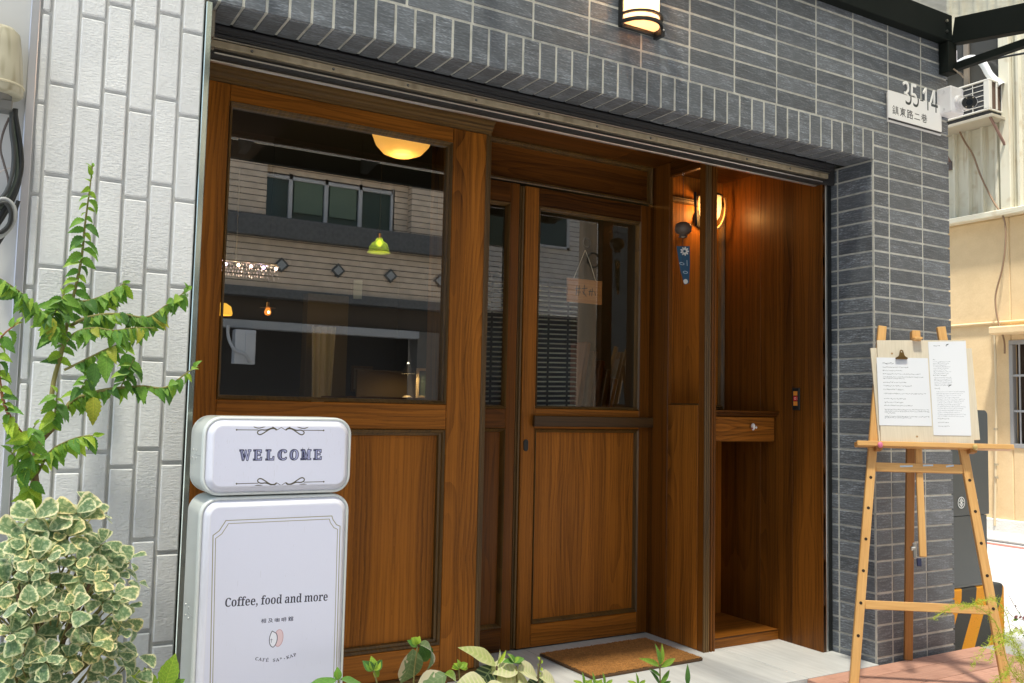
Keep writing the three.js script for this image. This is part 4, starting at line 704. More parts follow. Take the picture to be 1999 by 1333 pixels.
// ---------------------------------------------------------------- utility cabinet on its striped concrete base
{
  const t = thing('utility_cabinet', 'dark grey metal utility cabinet with two round white emblems beside the building', 'utility cabinet', [1.7, 0.252, -0.16]);
  const c = new THREE.MeshPhysicalMaterial({ color: lin(0.042, 0.055, 0.058), roughness: 0.42, clearcoat: 0.3, clearcoatRoughness: 0.3 });
  const rs = (x0, x1, y0, y1, r) => { const q = new THREE.Shape(); q.moveTo(x0, y0); q.lineTo(x1, y0); q.lineTo(x1, y1 - r); q.absarc(x1 - r, y1 - r, r, 0, Math.PI / 2); q.lineTo(x0 + r, y1); q.absarc(x0 + r, y1 - r, r, Math.PI / 2, Math.PI); q.closePath(); return new THREE.ExtrudeGeometry(q, { depth: 0.38, bevelEnabled: true, bevelSize: 0.003, bevelThickness: 0.003, bevelSegments: 2, curveSegments: 8 }).translate(0, 0, -0.26); };
  part(t, 'upper_case', rs(-0.08, 0.245, 0.34, 0.832, 0.025), c);
  part(t, 'lower_case', rs(-0.08, 0.225, 0.016, 0.332, 0.001), c);
  part(t, 'base_strip', span(-0.08, 0.23, 0, 0.012, -0.25, 0.11, 0.001), M(0.35, 0.38, 0.38, 0.6));
  const em = canvasTex(128, 128, x => { x.clearRect(0, 0, 128, 128); x.fillStyle = '#44504f'; x.fillRect(0, 0, 128, 128); x.strokeStyle = '#e8ecec'; x.lineWidth = 9; x.beginPath(); x.arc(64, 64, 54, 0, 6.3); x.stroke(); x.fillStyle = '#e8ecec'; x.beginPath(); x.moveTo(64, 48); x.lineTo(82, 64); x.lineTo(64, 80); x.lineTo(46, 64); x.fill(); x.lineWidth = 7; for (const m of [1, -1]) for (const r of [22, 36]) { x.beginPath(); x.moveTo(64 - r, 64 - m * 8); x.lineTo(64, 64 - m * (r + 6)); x.lineTo(64 + r, 64 - m * 8); x.stroke(); } });
  const cm = new THREE.MeshPhysicalMaterial({ map: em, roughness: 0.5 });
  for (const [px, py] of [[1876.5, 981], [1902, 980]]) { const q = at(px, py, { z: -0.036 }); part(t, 'emblem', new THREE.CircleGeometry(0.03, 28), cm, [q.x - 1.7, q.y - 0.252, 0.1245]); }
  const b = thing('striped_barrier', 'low concrete block painted in yellow and black diagonal stripes', 'barrier', [1.66, -0.03, -0.2]);
  const sm = canvasTex(512, 320, (x, w, h) => {
    x.fillStyle = '#e59a12'; x.fillRect(0, 0, w, h); x.fillStyle = '#3c3e3c';
    for (let k = -1; k < 4; k++) { const X = -10 + k * 262; x.beginPath(); x.moveTo(X - 60, h); x.lineTo(X + 75, h); x.lineTo(X + 225, 60); x.lineTo(X + 235, 0); x.lineTo(X + 90, 0); x.lineTo(X + 85, 60); x.fill(); }
    for (let i = 0; i < 500; i++) { x.fillStyle = `rgba(${40 + rnd() * 40},${36 + rnd() * 30},25,${rnd() * 0.35})`; x.fillRect(rnd() * w, rnd() * h, 1 + rnd() * 3, 1 + rnd() * 6); }
  });
  const g = new THREE.ExtrudeGeometry((() => { const q = new THREE.Shape(); q.moveTo(0, 0); q.lineTo(0.395, 0); q.lineTo(0.395, 0.255); q.absarc(0.375, 0.255, 0.02, 0, Math.PI / 2); q.lineTo(0, 0.275); q.closePath(); return q; })(), { depth: 0.32, bevelEnabled: true, bevelSize: 0.01, bevelThickness: 0.012, bevelSegments: 3 }).translate(0, 0, -0.17), p = g.attributes.position, uv = g.attributes.uv;
  for (let i = 0; i < p.count; i++) uv.setXY(i, p.getX(i) / 0.41, p.getY(i) / 0.285);
  part(b, 'block', g, new THREE.MeshPhysicalMaterial({ map: sm, roughness: 0.7, bumpMap: darkTileBump, bumpScale: 0.001 }));
}

// ---------------------------------------------------------------- the building across the side lane
{
  const X = 6, b = thing('neighbour_building', 'cream building across the lane with ribbed metal cladding above yellow plaster', 'building', [X, 0, -2.5]);
  const plaster = concreteMat([0.62, 0.46, 0.25], [0.74, 0.57, 0.33], 2.2, 0.85, 0.001), cream = (() => { const c = tex(512, 512, (u, v) => { const s = 0.5 + 0.3 * n2(u * 4, v * 4), r = Math.max(0, n2(u * 40, v * 3) - 0.45) * 1.1 + Math.max(0, n2(u * 12 + 5, v * 12) - 0.5); return [0.58 + 0.1 * s - 0.2 * r, 0.55 + 0.1 * s - 0.27 * r, 0.42 + 0.09 * s - 0.28 * r]; }, { sx: 0.5, sy: 0.5, wrap: THREE.MirroredRepeatWrapping }); return new THREE.MeshPhysicalMaterial({ map: c, roughness: 0.55 }); })(), plinth = concreteMat([0.62, 0.6, 0.55], [0.76, 0.74, 0.7], 1, 0.9);
  part(b, 'wall', merge([span(0, 0.3, 0, 2.95, -9, 0.2, 0.01, 'z'), span(0, 0.3, 2.95, 9, -9, 7, 0.01, 'z'), span(0, 0.3, 0, 0.8, 0.2, 7, 0.01, 'z'), span(0, 0.3, 1.76, 2.95, 0.2, 7, 0.01, 'z')]), plaster);
  part(b, 'plinth', span(-0.03, 0, -0.01, 0.115, -9, 7, 0.006, 'z'), plinth);
  part(b, 'ledge', span(-0.1, 0, 2.955, 3.01, -9, 7, 0.006, 'z'), cream);
  part(b, 'drip_moulding', taper([V(-0.012, 1.955, -3), V(-0.012, 1.95, -1), V(-0.012, 1.96, 2), V(-0.012, 1.955, 6)], 0.014, 0.014, 6, 12), plaster);
  // cladding sheets with their ribs; the nearest opening is the old window
  const sheetX = (z0, z1, y0, y1) => { const pts = [[-0.012, z0]]; for (let z = z0 + 0.04; z < z1 - 0.05; z += 0.145) pts.push([-0.012, z], [-0.045, z + 0.012], [-0.045, z + 0.034], [-0.012, z + 0.046]); pts.push([-0.012, z1], [-0.002, z1], [-0.002, z0]); return prism(pts, y1 - y0, 'y').translate(0, y0, 0); };
  for (const [z0, z1, y0, y1] of [[-3.4, -0.97, 3.01, 3.9], [-0.965, 0.15, 3.01, 3.9], [-3.4, -1.3, 3.9, 4.9], [-1.295, 0.15, 3.9, 4.17], [-3.4, -1.3, 4.9, 9], [-1.295, 0.15, 4.9, 9], [-6.4, -3.41, 3.01, 9], [0.265, 2.9, 3.01, 9]]) part(b, 'cladding_sheet', sheetX(z0, z1, y0, y1), cream);
  part(b, 'corner_post', span(-0.06, 0, 3.01, 9, 0.155, 0.26, 0.008, 'y'), cream);
  const w = part(b, 'upper_window', span(-0.02, 0.02, 4.17, 4.9, -1.295, 0.15, 0.004), M(0.05, 0.05, 0.045, 0.2)); part(w, 'sash', span(-0.05, -0.02, 4.17, 4.9, -0.2, -0.15, 0.003), M(0.2, 0.17, 0.13, 0.6));
  // barred window with its hood
  const f = new THREE.Group(); f.name = 'barred_window'; b.add(f);
  part(f, 'frame', merge([span(-0.01, 0.05, 0.78, 0.82, 0.18, 1.4, 0.003), span(-0.01, 0.05, 1.74, 1.78, 0.18, 1.4, 0.003), span(-0.01, 0.05, 0.82, 1.74, 0.18, 0.215, 0.003)]), M(0.3, 0.3, 0.29, 0.5));
  part(f, 'pane', new THREE.PlaneGeometry(1.3, 0.94).rotateY(-Math.PI / 2).translate(0.09, 1.28, 0.82), M(0.05, 0.035, 0.025, 0.15));
  for (const z of [0.27, 0.38, 0.5, 0.62]) part(f, 'bar', cyl(0.008, 0.008, 0.94, 8), M(0.35, 0.36, 0.36, 0.5), [0.01, 1.28, z]);
  for (const y of [1.12, 1.45]) part(f, 'cross_bar', span(0.0, 0.012, y - 0.01, y + 0.01, 0.2, 1.4, 0.002), M(0.35, 0.36, 0.36, 0.5));
  part(b, 'hood', span(-0.2, 0, 1.83, 1.9, 0.1, 1.6, 0.01, 'z'), plaster);
  part(b, 'wall_pipe', taper([V(-0.03, 1.86, 0.06), V(-0.035, 1.6, 0.07), V(-0.035, 0.8, 0.06), V(-0.03, 0.05, 0.03)], 0.011, 0.011, 8, 20), M(0.6, 0.5, 0.32, 0.6));
  for (const y of [0.5, 0.62, 0.95]) part(b, 'pipe_clip', cyl(0.018, 0.018, 0.02, 8), M(0.35, 0.3, 0.2, 0.6), [-0.034, y, 0.058]);
}
{
  const a = thing('air_conditioner', 'old cream window air conditioner on brackets high on the neighbouring wall', 'air conditioner', [5.735, 3.94, -2.31]);
  const body = M(0.62, 0.6, 0.52, 0.5), L = 0.62, H = 0.3;
  part(a, 'case', merge([span(0, 0.28, H - 0.016, H, -L, 0, 0.004), span(0, 0.28, 0, 0.016, -L, 0, 0.004), span(0.012, 0.28, 0.016, H - 0.016, -L, -L + 0.01, 0.002), span(0.2, 0.28, 0.016, H - 0.016, -0.012, -0.002, 0.002), span(0, 0.012, 0.016, H - 0.016, -0.055, 0, 0.003), span(0, 0.012, 0.016, H - 0.016, -L, -L + 0.05, 0.003), span(0.012, 0.05, 0.016, H - 0.016, -0.012, 0, 0.003), span(0.118, 0.14, 0.016, H - 0.016, -0.012, 0, 0.003), span(0.2, 0.24, 0.016, H - 0.016, -0.012, 0, 0.003)]), body);
  part(a, 'coil', span(0.016, 0.024, 0.016, H - 0.016, -L + 0.05, -0.055, 0.001), M(0.05, 0.05, 0.05, 0.5));
  part(a, 'side_opening', span(0.05, 0.2, 0.016, H - 0.016, -0.02, -0.013, 0.001), M(0.1, 0.06, 0.04, 0.6));
  const gs = []; for (let i = 1; i < 6; i++) gs.push(span(0.002, 0.008, i * H / 6 - 0.003, i * H / 6 + 0.003, -L + 0.05, -0.055, 0.001)); for (let i = 1; i < 5; i++) gs.push(span(0.002, 0.008, 0.016, H - 0.016, -0.055 - i * 0.11 - 0.003, -0.055 - i * 0.11 + 0.003, 0.001));
  part(a, 'grille', merge(gs), body);
  const rust = M(0.22, 0.13, 0.1, 0.7);
  part(a, 'tray', span(-0.01, 0.27, -0.075, -0.045, -L - 0.04, 0.03, 0.003), M(0.4, 0.36, 0.27, 0.6)); part(a, 'packing', span(0.02, 0.27, -0.045, 0, -L, -0.01, 0.003), M(0.03, 0.03, 0.03, 0.7));
  for (const z of [0.0, -0.58]) { part(a, 'bracket_strut', beam(V(0, -0.06, z), V(0.255, -0.36, z + 0.02), 0.02, 0.02, V(0, 0, 1)), rust); part(a, 'bracket_foot', span(0.22, 0.262, -0.42, -0.34, z - 0.01, z + 0.05, 0.003), M(0.1, 0.08, 0.07, 0.7)); }
  const d = thing('vent_duct', 'white bent vent duct above the air conditioner', 'duct', [5.9, 4.5, -2.6]);
  part(d, 'duct', taper([V(0, -0.1, -0.6), V(0, -0.02, -0.3), V(-0.02, 0.05, 0), V(-0.02, -0.02, 0.13), V(0, -0.17, 0.2), V(0.02, -0.3, 0.3)], 0.038, 0.034, 10, 26), M(0.6, 0.62, 0.6, 0.5));
  const c = thing('drain_hose', 'thin brown hose sagging down the neighbouring wall from the air conditioner', 'hose', [5.93, 2.9, -2.6]);
  const hp = [[1868, 245], [1882, 275], [1898, 300], [1915, 345], [1940, 395], [1959, 425], [1963, 460], [1957, 520], [1943, 580], [1948, 625], [1960, 665], [1961, 690]].map(([x, y]) => at(x, y, { x: 5.93 }).sub(V(5.93, 2.9, -2.6)));
  part(c, 'hose', taper(hp, 0.009, 0.008, 6, 60), M(0.26, 0.17, 0.1, 0.7));
  const w = thing('overhead_cable', 'black cable passing under the awning bracket', 'cable', [4, 3.6, -1.5]);
  part(w, 'cable', taper([[1930, 118], [1965, 110], [1999, 104], [2060, 90]].map(([x, y]) => at(x, y, { x: 4 }).sub(V(4, 3.6, -1.5))), 0.008, 0.008, 6, 12), black);
}
// ---------------------------------------------------------------- left edge: wall panel, splice closure, cables
{
  const p = thing('metal_wall_panel', 'grey lavender metal wall panel left of the white tiles', 'wall panel', [-2.4, 0, -0.02]);
  part(p, 'panel', span(-0.3, 0.184, 0, 3.6, -0.03, 0.0, 0.002), M(0.12, 0.12, 0.14, 0.55, { metalness: 0.1 }));
  part(p, 'screw', new THREE.SphereGeometry(0.006, 10, 8), M(0.1, 0.09, 0.1, 0.5), [0.168, 2.02, 0.001]);
  part(p, 'rail', span(0.1, 0.125, 0, 3.6, 0.0, 0.02, 0.002), M(0.3, 0.29, 0.32, 0.5));
  const c = thing('cable_closure', 'weathered cream cable splice closure hanging on the wall at the left edge', 'cable closure', [-2.278, 1.79, 0.06]);
  const cap = tex(128, 128, (u, v) => { const s = Math.max(0, n2(u * 14, v * 3) - 0.1), k = 0.5 + 0.4 * n2(u * 5, v * 5); return [0.4 + 0.14 * k - 0.2 * s, 0.37 + 0.14 * k - 0.2 * s, 0.27 + 0.12 * k - 0.18 * s]; });
  part(c, 'cap', lathe([[0.001, 0.165], [0.03, 0.163], [0.043, 0.15], [0.05, 0.1], [0.056, 0.03], [0.058, 0.0], [0.052, -0.006], [0.001, -0.006]], 28), new THREE.MeshPhysicalMaterial({ map: cap, roughness: 0.45 }));
  part(c, 'cap_ring', new THREE.TorusGeometry(0.057, 0.003, 8, 28).rotateX(Math.PI / 2), M(0.6, 0.55, 0.4, 0.5), [0, 0.018, 0]);
  part(c, 'clamp', merge([cyl(0.034, 0.03, 0.02, 16).translate(0, -0.016, 0), span(-0.02, 0.035, -0.045, -0.02, -0.02, 0.03, 0.003)]), M(0.2, 0.2, 0.19, 0.5, { metalness: 0.6 }));
  part(c, 'gland', cyl(0.013, 0.011, 0.05, 12), black, [-0.012, -0.05, 0.01]);
  const cb = (name, label, px, r, m) => { const o = thing('hanging_cable', label, 'cable', [-2.28, 1.4, 0.06]); part(o, 'cable', taper(px.map(([x, y, z]) => at(x, y, { z: z ?? 0.06 }).sub(V(-2.28, 1.4, 0.06))), r, r, 7, 40), m); };
  const ck = M(0.015, 0.017, 0.017, 0.5), cg = M(0.08, 0.1, 0.08, 0.5), cw = M(0.6, 0.55, 0.5, 0.6);
  cb('thick', 'thick black cable, rightmost of those hanging from the splice closure', [[28, 215], [34, 250], [40, 290], [41, 330], [30, 370], [14, 400], [-10, 440]], 0.0065, ck);
  cb('thick', 'thick dark green cable in the middle of the bundle under the splice closure', [[22, 215], [27, 260], [32, 300], [33, 345], [20, 380], [5, 400], [-20, 420]], 0.006, cg);
  cb('thick', 'thick black cable behind the dark green one under the splice closure', [[31, 212, 0.05], [30, 262, 0.04], [36, 310, 0.04], [38, 350, 0.04], [24, 392, 0.04], [8, 420, 0.04], [-12, 450, 0.04]], 0.006, ck);
  cb('thick', 'short dark grey cable left of the bundle under the splice closure', [[24, 214, 0.06], [22, 250, 0.07], [27, 296, 0.07], [24, 340, 0.07], [10, 378, 0.07], [-14, 400, 0.07]], 0.005, M(0.05, 0.055, 0.055, 0.5));
  cb('thin', 'thin cable looping left below the splice closure', [[18, 230], [6, 260], [1, 290], [8, 320], [16, 350], [16, 390]], 0.0028, M(0.12, 0.1, 0.09, 0.6));
  cb('tie', 'pale tie wire crossing the hanging cables', [[-4, 338], [12, 330], [30, 326], [44, 325]], 0.0016, cw);
  cb('coil', 'upper loop of the coiled grey cable at the left edge', [[-10, 395, 0.08], [8, 388, 0.08], [24, 398, 0.08], [30, 420, 0.08], [20, 445, 0.08], [2, 462, 0.08], [-10, 466, 0.08]], 0.005, M(0.35, 0.36, 0.36, 0.5));
  cb('coil', 'inner black loop of the coiled cable at the left edge', [[-10, 404, 0.09], [10, 396, 0.09], [21, 412, 0.09], [18, 438, 0.09], [4, 452, 0.09], [-10, 456, 0.09]], 0.0055, ck);
  cb('coil', 'outer black loop of the coiled cable at the left edge', [[36, 392, 0.07], [27, 420, 0.07], [14, 446, 0.07], [0, 470, 0.07], [-14, 490, 0.07]], 0.005, ck);
}
// ---------------------------------------------------------------- the house opposite, seen in the panes
{
  const Z = 7, b = thing('opposite_building', 'tan tiled house across the street mirrored in the cafe window', 'building', [1.5, 0, Z]);
  const lineT = tex(64, 256, (u, v) => { const f = (v * 8) % 1, m = f < 0.16; const s = 0.92 + 0.1 * n2(u * 3, Math.floor(v * 8) * 3.1); return m ? [0.2, 0.15, 0.11] : [0.85 * s, 0.69 * s, 0.5 * s]; }, { sx: 1 / 0.6, sy: 1 / 0.6 });
  const tan = new THREE.MeshPhysicalMaterial({ map: lineT, roughness: 0.7 });
  const gran = concreteMat([0.08, 0.085, 0.08], [0.2, 0.2, 0.19], 0.3, 0.8), pale = new THREE.MeshPhysicalMaterial({ map: lineT, color: lin(1.1, 1.25, 1.5), roughness: 0.7 });
  const S = (x0, x1, y0, y1, z0, z1, g) => span(x0 - 1.5, x1 - 1.5, y0, y1, z0, z1, 0.004, g ?? 'y');
  part(b, 'wall', merge([S(-7, 0.6, 3.29, 7.5, 0, 0.3), S(2.52, 3.5, 3.29, 7.5, 0, 0.3), S(0.6, 2.52, 4.0, 7.5, 0, 0.3), S(-7, 3.5, 2.42, 3.04, 0, 0.3)]), tan);
  part(b, 'wall', merge([S(3.5, 5.95, 2.45, 7.5, 0.02, 0.3)]), pale);
  part(b, 'reveal', merge([S(2.3, 2.52, 3.29, 4.0, 0.12, 0.3), S(0.6, 2.3, 3.86, 4.0, 0.12, 0.3)]), tan);
  part(b, 'stone_band', S(-7, 3.5, 3.04, 3.29, -0.12, 0.3, 'x'), gran); part(b, 'stone_band', S(-7, 3.5, 2.31, 2.42, -0.1, 0.3, 'x'), gran);
  for (const x of [-0.7, 0.81, 1.53, 2.24, 2.95]) { const d = part(b, 'diamond', new THREE.CylinderGeometry(0.085, 0.095, 0.03, 4, 1).rotateX(Math.PI / 2), gran, [x - 1.5, 2.72, -0.012]); part(d, 'diamond_inset', new THREE.CylinderGeometry(0.055, 0.062, 0.03, 4, 1).rotateX(Math.PI / 2), M(0.4, 0.42, 0.4, 0.5), [0, 0, -0.01]); }
  const fr = M(0.62, 0.62, 0.6, 0.4), gl = M(0.04, 0.075, 0.065, 0.08), w = new THREE.Group(); w.name = 'window'; b.add(w);
  const xs = [0.6, 0.93, 1.39, 1.85, 2.3];
  for (let i = 0; i < 4; i++) { part(w, 'pane', S(xs[i], xs[i + 1], 3.29, 3.9, 0.16, 0.18), gl); }
  part(w, 'frame', merge([...xs.map(x => S(x - 0.025, x + 0.025, 3.29, 3.9, 0.12, 0.17)), S(0.6, 2.3, 3.29, 3.33, 0.12, 0.17), S(0.6, 2.3, 3.82, 3.88, 0.12, 0.17)]), fr);
  for (const [a, c] of [[0.98, 1.35], [1.44, 1.8]]) part(w, 'blind', S(a, c, 3.42, 3.82, 0.14, 0.155), M(0.16, 0.22, 0.15, 0.6));
  part(b, 'shutter_box', S(-7, 2.66, 1.92, 2.02, -0.05, 0.1, 'x'), M(0.42, 0.43, 0.42, 0.5));
  part(b, 'fascia', S(-7, 3.5, 2.02, 2.31, 0.1, 0.3, 'x'), M(0.09, 0.07, 0.05, 0.7)); part(b, 'shopfront', S(-7, 3.5, 0, 2.3, 0.7, 0.8), M(0.035, 0.035, 0.035, 0.6));
  part(b, 'pilaster', merge([S(2.66, 2.95, 0, 2.02, 0, 0.3), S(2.95, 3.5, 0, 2.02, 0.05, 0.3)]), concreteMat([0.14, 0.13, 0.11], [0.2, 0.18, 0.15], 0.8));
  part(b, 'shopfront', S(3.5, 5.95, 0, 2.6, 0.31, 0.5), M(0.05, 0.05, 0.05, 0.6));
  const w2 = part(b, 'window', S(4.7, 5.3, 3.5, 4.6, -0.01, 0.05), gl); part(w2, 'frame', merge([S(4.65, 5.35, 3.46, 3.5, -0.03, 0.05), S(5.3, 5.35, 3.46, 4.6, -0.03, 0.05), S(4.65, 4.7, 3.46, 4.6, -0.03, 0.05)]), fr);
  part(b, 'window', S(3.75, 4.25, 3.4, 4.6, -0.01, 0.05), gl);
  part(b, 'pavement', S(-8, 6, -0.03, 0.06, -1.1, 0, 'x'), concreteMat([0.35, 0.34, 0.32], [0.5, 0.49, 0.47], 1));
  const a = thing('meter_box', 'white wall box with a bent hose on the house opposite', 'box', [0.375, 1.69, 6.95]);
  part(a, 'case', span(-0.12, 0.12, -0.2, 0.2, -0.15, 0, 0.006), M(0.75, 0.76, 0.75, 0.5)); part(a, 'lid', span(-0.005, 0.11, -0.17, 0.17, -0.165, -0.15, 0.004), M(0.7, 0.71, 0.7, 0.5));
  part(a, 'hose', taper([V(-0.2, 0.24, -0.1), V(-0.19, 0.1, -0.12), V(-0.12, -0.05, -0.17), V(0, -0.1, -0.18), V(0.05, -0.18, -0.16)], 0.02, 0.02, 8, 24), M(0.6, 0.6, 0.58, 0.5));
  const p = thing('utility_pole', 'concrete utility pole mirrored in the door glass', 'utility pole', [4.3, -0.03, 5]);
  part(p, 'pole', lathe([[0.001, 7.5], [0.09, 7.5], [0.13, 0], [0.001, 0]], 20), concreteMat([0.3, 0.22, 0.14], [0.5, 0.4, 0.29], 0.6));
  part(p, 'wire_ring', new THREE.TorusGeometry(0.09, 0.012, 8, 24), black, [-0.02, 2.95, -0.15]);
  part(p, 'downpipe', cyl(0.03, 0.03, 7, 10), M(0.55, 0.58, 0.6, 0.5), [0.22, 3.5, 0]);
  const q = thing('far_house', 'dark house further down the street mirrored in the door glass', 'building', [9.6, 0, 7.2]);
  part(q, 'wall', merge([span(-3.5, 4, 0, 3.0, 0, 0.3, 0.01), span(-3.5, 4, 3.9, 8, 0, 0.3, 0.01), span(-3.5, -1.2, 3.0, 3.9, 0, 0.3, 0.01), span(1.2, 4, 3.0, 3.9, 0, 0.3, 0.01)]), concreteMat([0.05, 0.055, 0.05], [0.09, 0.095, 0.09], 1.5));
  part(q, 'window', span(-1.2, 1.2, 3.0, 3.9, 0.06, 0.1, 0.003), gl); part(q, 'awning_panel', span(-2, 0, 1.5, 2.3, -0.05, 0, 0.004), M(0.05, 0.3, 0.22, 0.6));
}

// ---------------------------------------------------------------- inside the cafe
{
  const L = (name, label, cat, pos, g) => thing(name, label, cat, pos, 0, g);
  const opal = (e) => new THREE.MeshPhysicalMaterial({ color: lin(0.7, 0.45, 0.18), roughness: 0.4, emissive: lin(1, 0.44, 0.09), emissiveIntensity: e });
  const c = L('ceiling_lamp', 'lit opal bowl ceiling lamp at the top of the cafe window', 'ceiling lamp', [-0.235, 2.49, -2.2]);
  part(c, 'bowl', lathe([[0.001, 0.0], [0.07, 0.003], [0.115, 0.02], [0.155, 0.065], [0.178, 0.125], [0.2, 0.165], [0.24, 0.18], [0.245, 0.21], [0.2, 0.215], [0.001, 0.22]], 36), opal(0.62));
  part(c, 'foot_glow', new THREE.SphereGeometry(0.07, 20, 10).scale(1, 0.12, 1), opal(1.1), [0, 0.004, 0]);
  part(c, 'stem', cyl(0.02, 0.03, 0.15, 14), brass, [0, 0.29, 0]);
  lampLight(c, 'ceiling_lamp_light', 0xffc070, 0.2, [0, -0.09, 0], 0.09);
  const p = L('green_pendant', 'green glass pendant lamp lit inside the cafe', 'pendant lamp', [-0.118, 2.02, -2.8]);
  part(p, 'shade', lathe([[0.012, 0.098], [0.022, 0.09], [0.025, 0.075], [0.05, 0.06], [0.062, 0.035], [0.067, 0.01], [0.075, 0.0]], 32), new THREE.MeshPhysicalMaterial({ color: lin(0.25, 0.36, 0.04), roughness: 0.3, transmission: 0.5, thickness: 0, emissive: lin(0.3, 0.4, 0.03), emissiveIntensity: 0.1 }));
  part(p, 'socket', cyl(0.016, 0.018, 0.03, 14), brass, [0, 0.108, 0]); part(p, 'cord', cyl(0.003, 0.003, 0.75, 6), black, [0, 0.49, 0]);
  part(p, 'bulb', new THREE.SphereGeometry(0.02, 14, 10), new THREE.MeshPhysicalMaterial({ color: lin(1, 0.8, 0.5), emissive: lin(1, 0.8, 0.4), emissiveIntensity: 6 }), [0, 0.06, 0]);
  lampLight(p, 'green_pendant_light', 0xffd890, 0.08, [0, 0.06, 0], 0.02);
  const h = L('chandelier', 'crystal bar chandelier with small lit bulbs at the left of the window', 'chandelier', [-0.95, 1.93, -3.5]);
  part(h, 'bar', cyl(0.008, 0.008, 0.8, 8).rotateZ(Math.PI / 2), chrome, [-0.02, 0.05, 0]); part(h, 'cord', cyl(0.003, 0.003, 0.9, 6), chrome, [0.1, 0.5, 0]); part(h, 'cord', cyl(0.003, 0.003, 0.9, 6), chrome, [-0.2, 0.5, 0]);
  const cr = []; for (let i = 0; i < 46; i++) for (let k = 0; k < 4; k++) cr.push(new THREE.OctahedronGeometry(rr(0.006, 0.01), 0).scale(0.8, 1.3, 0.8).translate(-0.4 + i * 0.0174 + rr(-.004, .004), 0.035 - k * 0.026 + rr(-.004, .004), rr(-0.03, 0.03)));
  stuff(part(h, 'crystals', merge(cr), new THREE.MeshPhysicalMaterial({ color: lin(0.85, 0.82, 0.85), roughness: 0.05, metalness: 0.6 })));
  for (let i = 0; i < 10; i++) part(h, 'bulb', new THREE.SphereGeometry(0.011, 10, 8), new THREE.MeshPhysicalMaterial({ color: lin(1, 0.8, 0.7), emissive: [lin(1, 0.62, 0.4), lin(1, 0.5, 0.45), lin(0.9, 0.6, 1)][i % 3], emissiveIntensity: 8 }), [-0.39 + i * 0.083, 0.02, 0.045]);
  lampLight(h, 'chandelier_light', 0xffd0b0, 0.12, [0, -0.14, 0.12], 0.1);
  const b = L('filament_bulb', 'small amber filament bulb hanging bare inside the cafe', 'light bulb', [-0.705, 1.625, -3.2]);
  part(b, 'bulb', lathe([[0.001, -0.02], [0.016, -0.015], [0.022, 0], [0.016, 0.02], [0.008, 0.036]], 16), new THREE.MeshPhysicalMaterial({ color: lin(0.7, 0.3, 0.08), roughness: 0.2, emissive: lin(1, 0.28, 0.04), emissiveIntensity: 0.8 }));
  part(b, 'filament', new THREE.SphereGeometry(0.008, 8, 6), new THREE.MeshPhysicalMaterial({ emissive: lin(1, 0.7, 0.35), emissiveIntensity: 8 }), [0, 0, 0.02]); part(b, 'socket', cyl(0.009, 0.01, 0.03, 10), brass, [0, 0.05, 0]); part(b, 'cord', cyl(0.002, 0.002, 1.2, 6), black, [0, 0.66, 0]); part(b, 'wire_disc', cyl(0.05, 0.05, 0.002, 20), brass, [0, 0.028, 0]);
  const y = L('yellow_lamp', 'yellow lit lamp shade half hidden at the left window edge', 'lamp', [-1.085, 1.55, -2.8]);
  part(y, 'shade', lathe([[0.06, 0], [0.064, 0.012], [0.055, 0.05], [0.03, 0.068], [0.008, 0.072]], 24), new THREE.MeshPhysicalMaterial({ color: lin(0.8, 0.45, 0.08), roughness: 0.5, emissive: lin(1, 0.5, 0.06), emissiveIntensity: 0.75 })); part(y, 'cord', cyl(0.003, 0.003, 1.3, 6), black, [0, 0.7, 0]);
  // curtain in the inner doorway
  const cu = L('curtain', 'pale doorway curtain hanging in folds inside the cafe', 'curtain', [-0.06, 1.35, -4]);
  const g = new THREE.PlaneGeometry(0.19, 1.3, 60, 20), pp = g.attributes.position;
  for (let i = 0; i < pp.count; i++) { const x = pp.getX(i), v = (pp.getY(i) + 0.65) / 1.3; pp.setX(i, x * (0.72 + 0.28 * v * v)); pp.setZ(i, 0.022 * Math.sin(x * 130) + 0.012 * Math.sin(x * 57 + v * 2)); }
  g.computeVertexNormals(); part(cu, 'cloth', g, new THREE.MeshPhysicalMaterial({ color: lin(0.92, 0.9, 0.8), roughness: 0.95 }), [0, -0.37, 0]); part(cu, 'rod', cyl(0.006, 0.006, 0.24, 8).rotateZ(Math.PI / 2), brass, [0, 0.285, 0], [0, 0, 0.06]);
  // lamp, counter, back board and leaning frame
  const k = L('counter', 'inner counter under the small black lamp', 'counter', [0.05, 0, -2.65]);
  part(k, 'top', span(-0.5, 0.7, 1.065, 1.095, -0.2, 0.25, 0.004, 'x'), woodShaded); part(k, 'front', span(-0.48, 0.68, 0, 1.065, -0.2, 0.2, 0.004, 'y'), woodDark); part(k, 'back_board', span(-0.27, 0.35, 1.096, 1.27, -0.22, -0.2, 0.003, 'y'), M(0.11, 0.09, 0.055, 0.8));
  const d = L('table_lamp', 'small black shaded table lamp on the counter', 'table lamp', [0.021, 1.096, -2.6]);
  part(d, 'foot', lathe([[0.001, 0.014], [0.012, 0.014], [0.03, 0.005], [0.034, 0], [0.001, 0]], 18), M(0.75, 0.72, 0.68, 0.5)); part(d, 'stem', cyl(0.003, 0.003, 0.17, 8), black, [0, 0.09, 0]);
  part(d, 'shade', lathe([[0.006, 0.212], [0.012, 0.205], [0.02, 0.185], [0.042, 0.155], [0.043, 0.15]], 24), black); part(d, 'finial', new THREE.SphereGeometry(0.008, 10, 8), new THREE.MeshPhysicalMaterial({ color: lin(1, 0.9, 0.8), emissive: lin(1, 0.85, 0.7), emissiveIntensity: 1.5 }), [0, 0.214, 0]);
  lampLight(d, 'table_lamp_light', 0xffc888, 0.09, [0, 0.158, 0], 0.012);
  const f = L('picture_frame', 'cream framed picture leaning at the right window edge', 'picture', [0.165, 1.096, -2.66]);
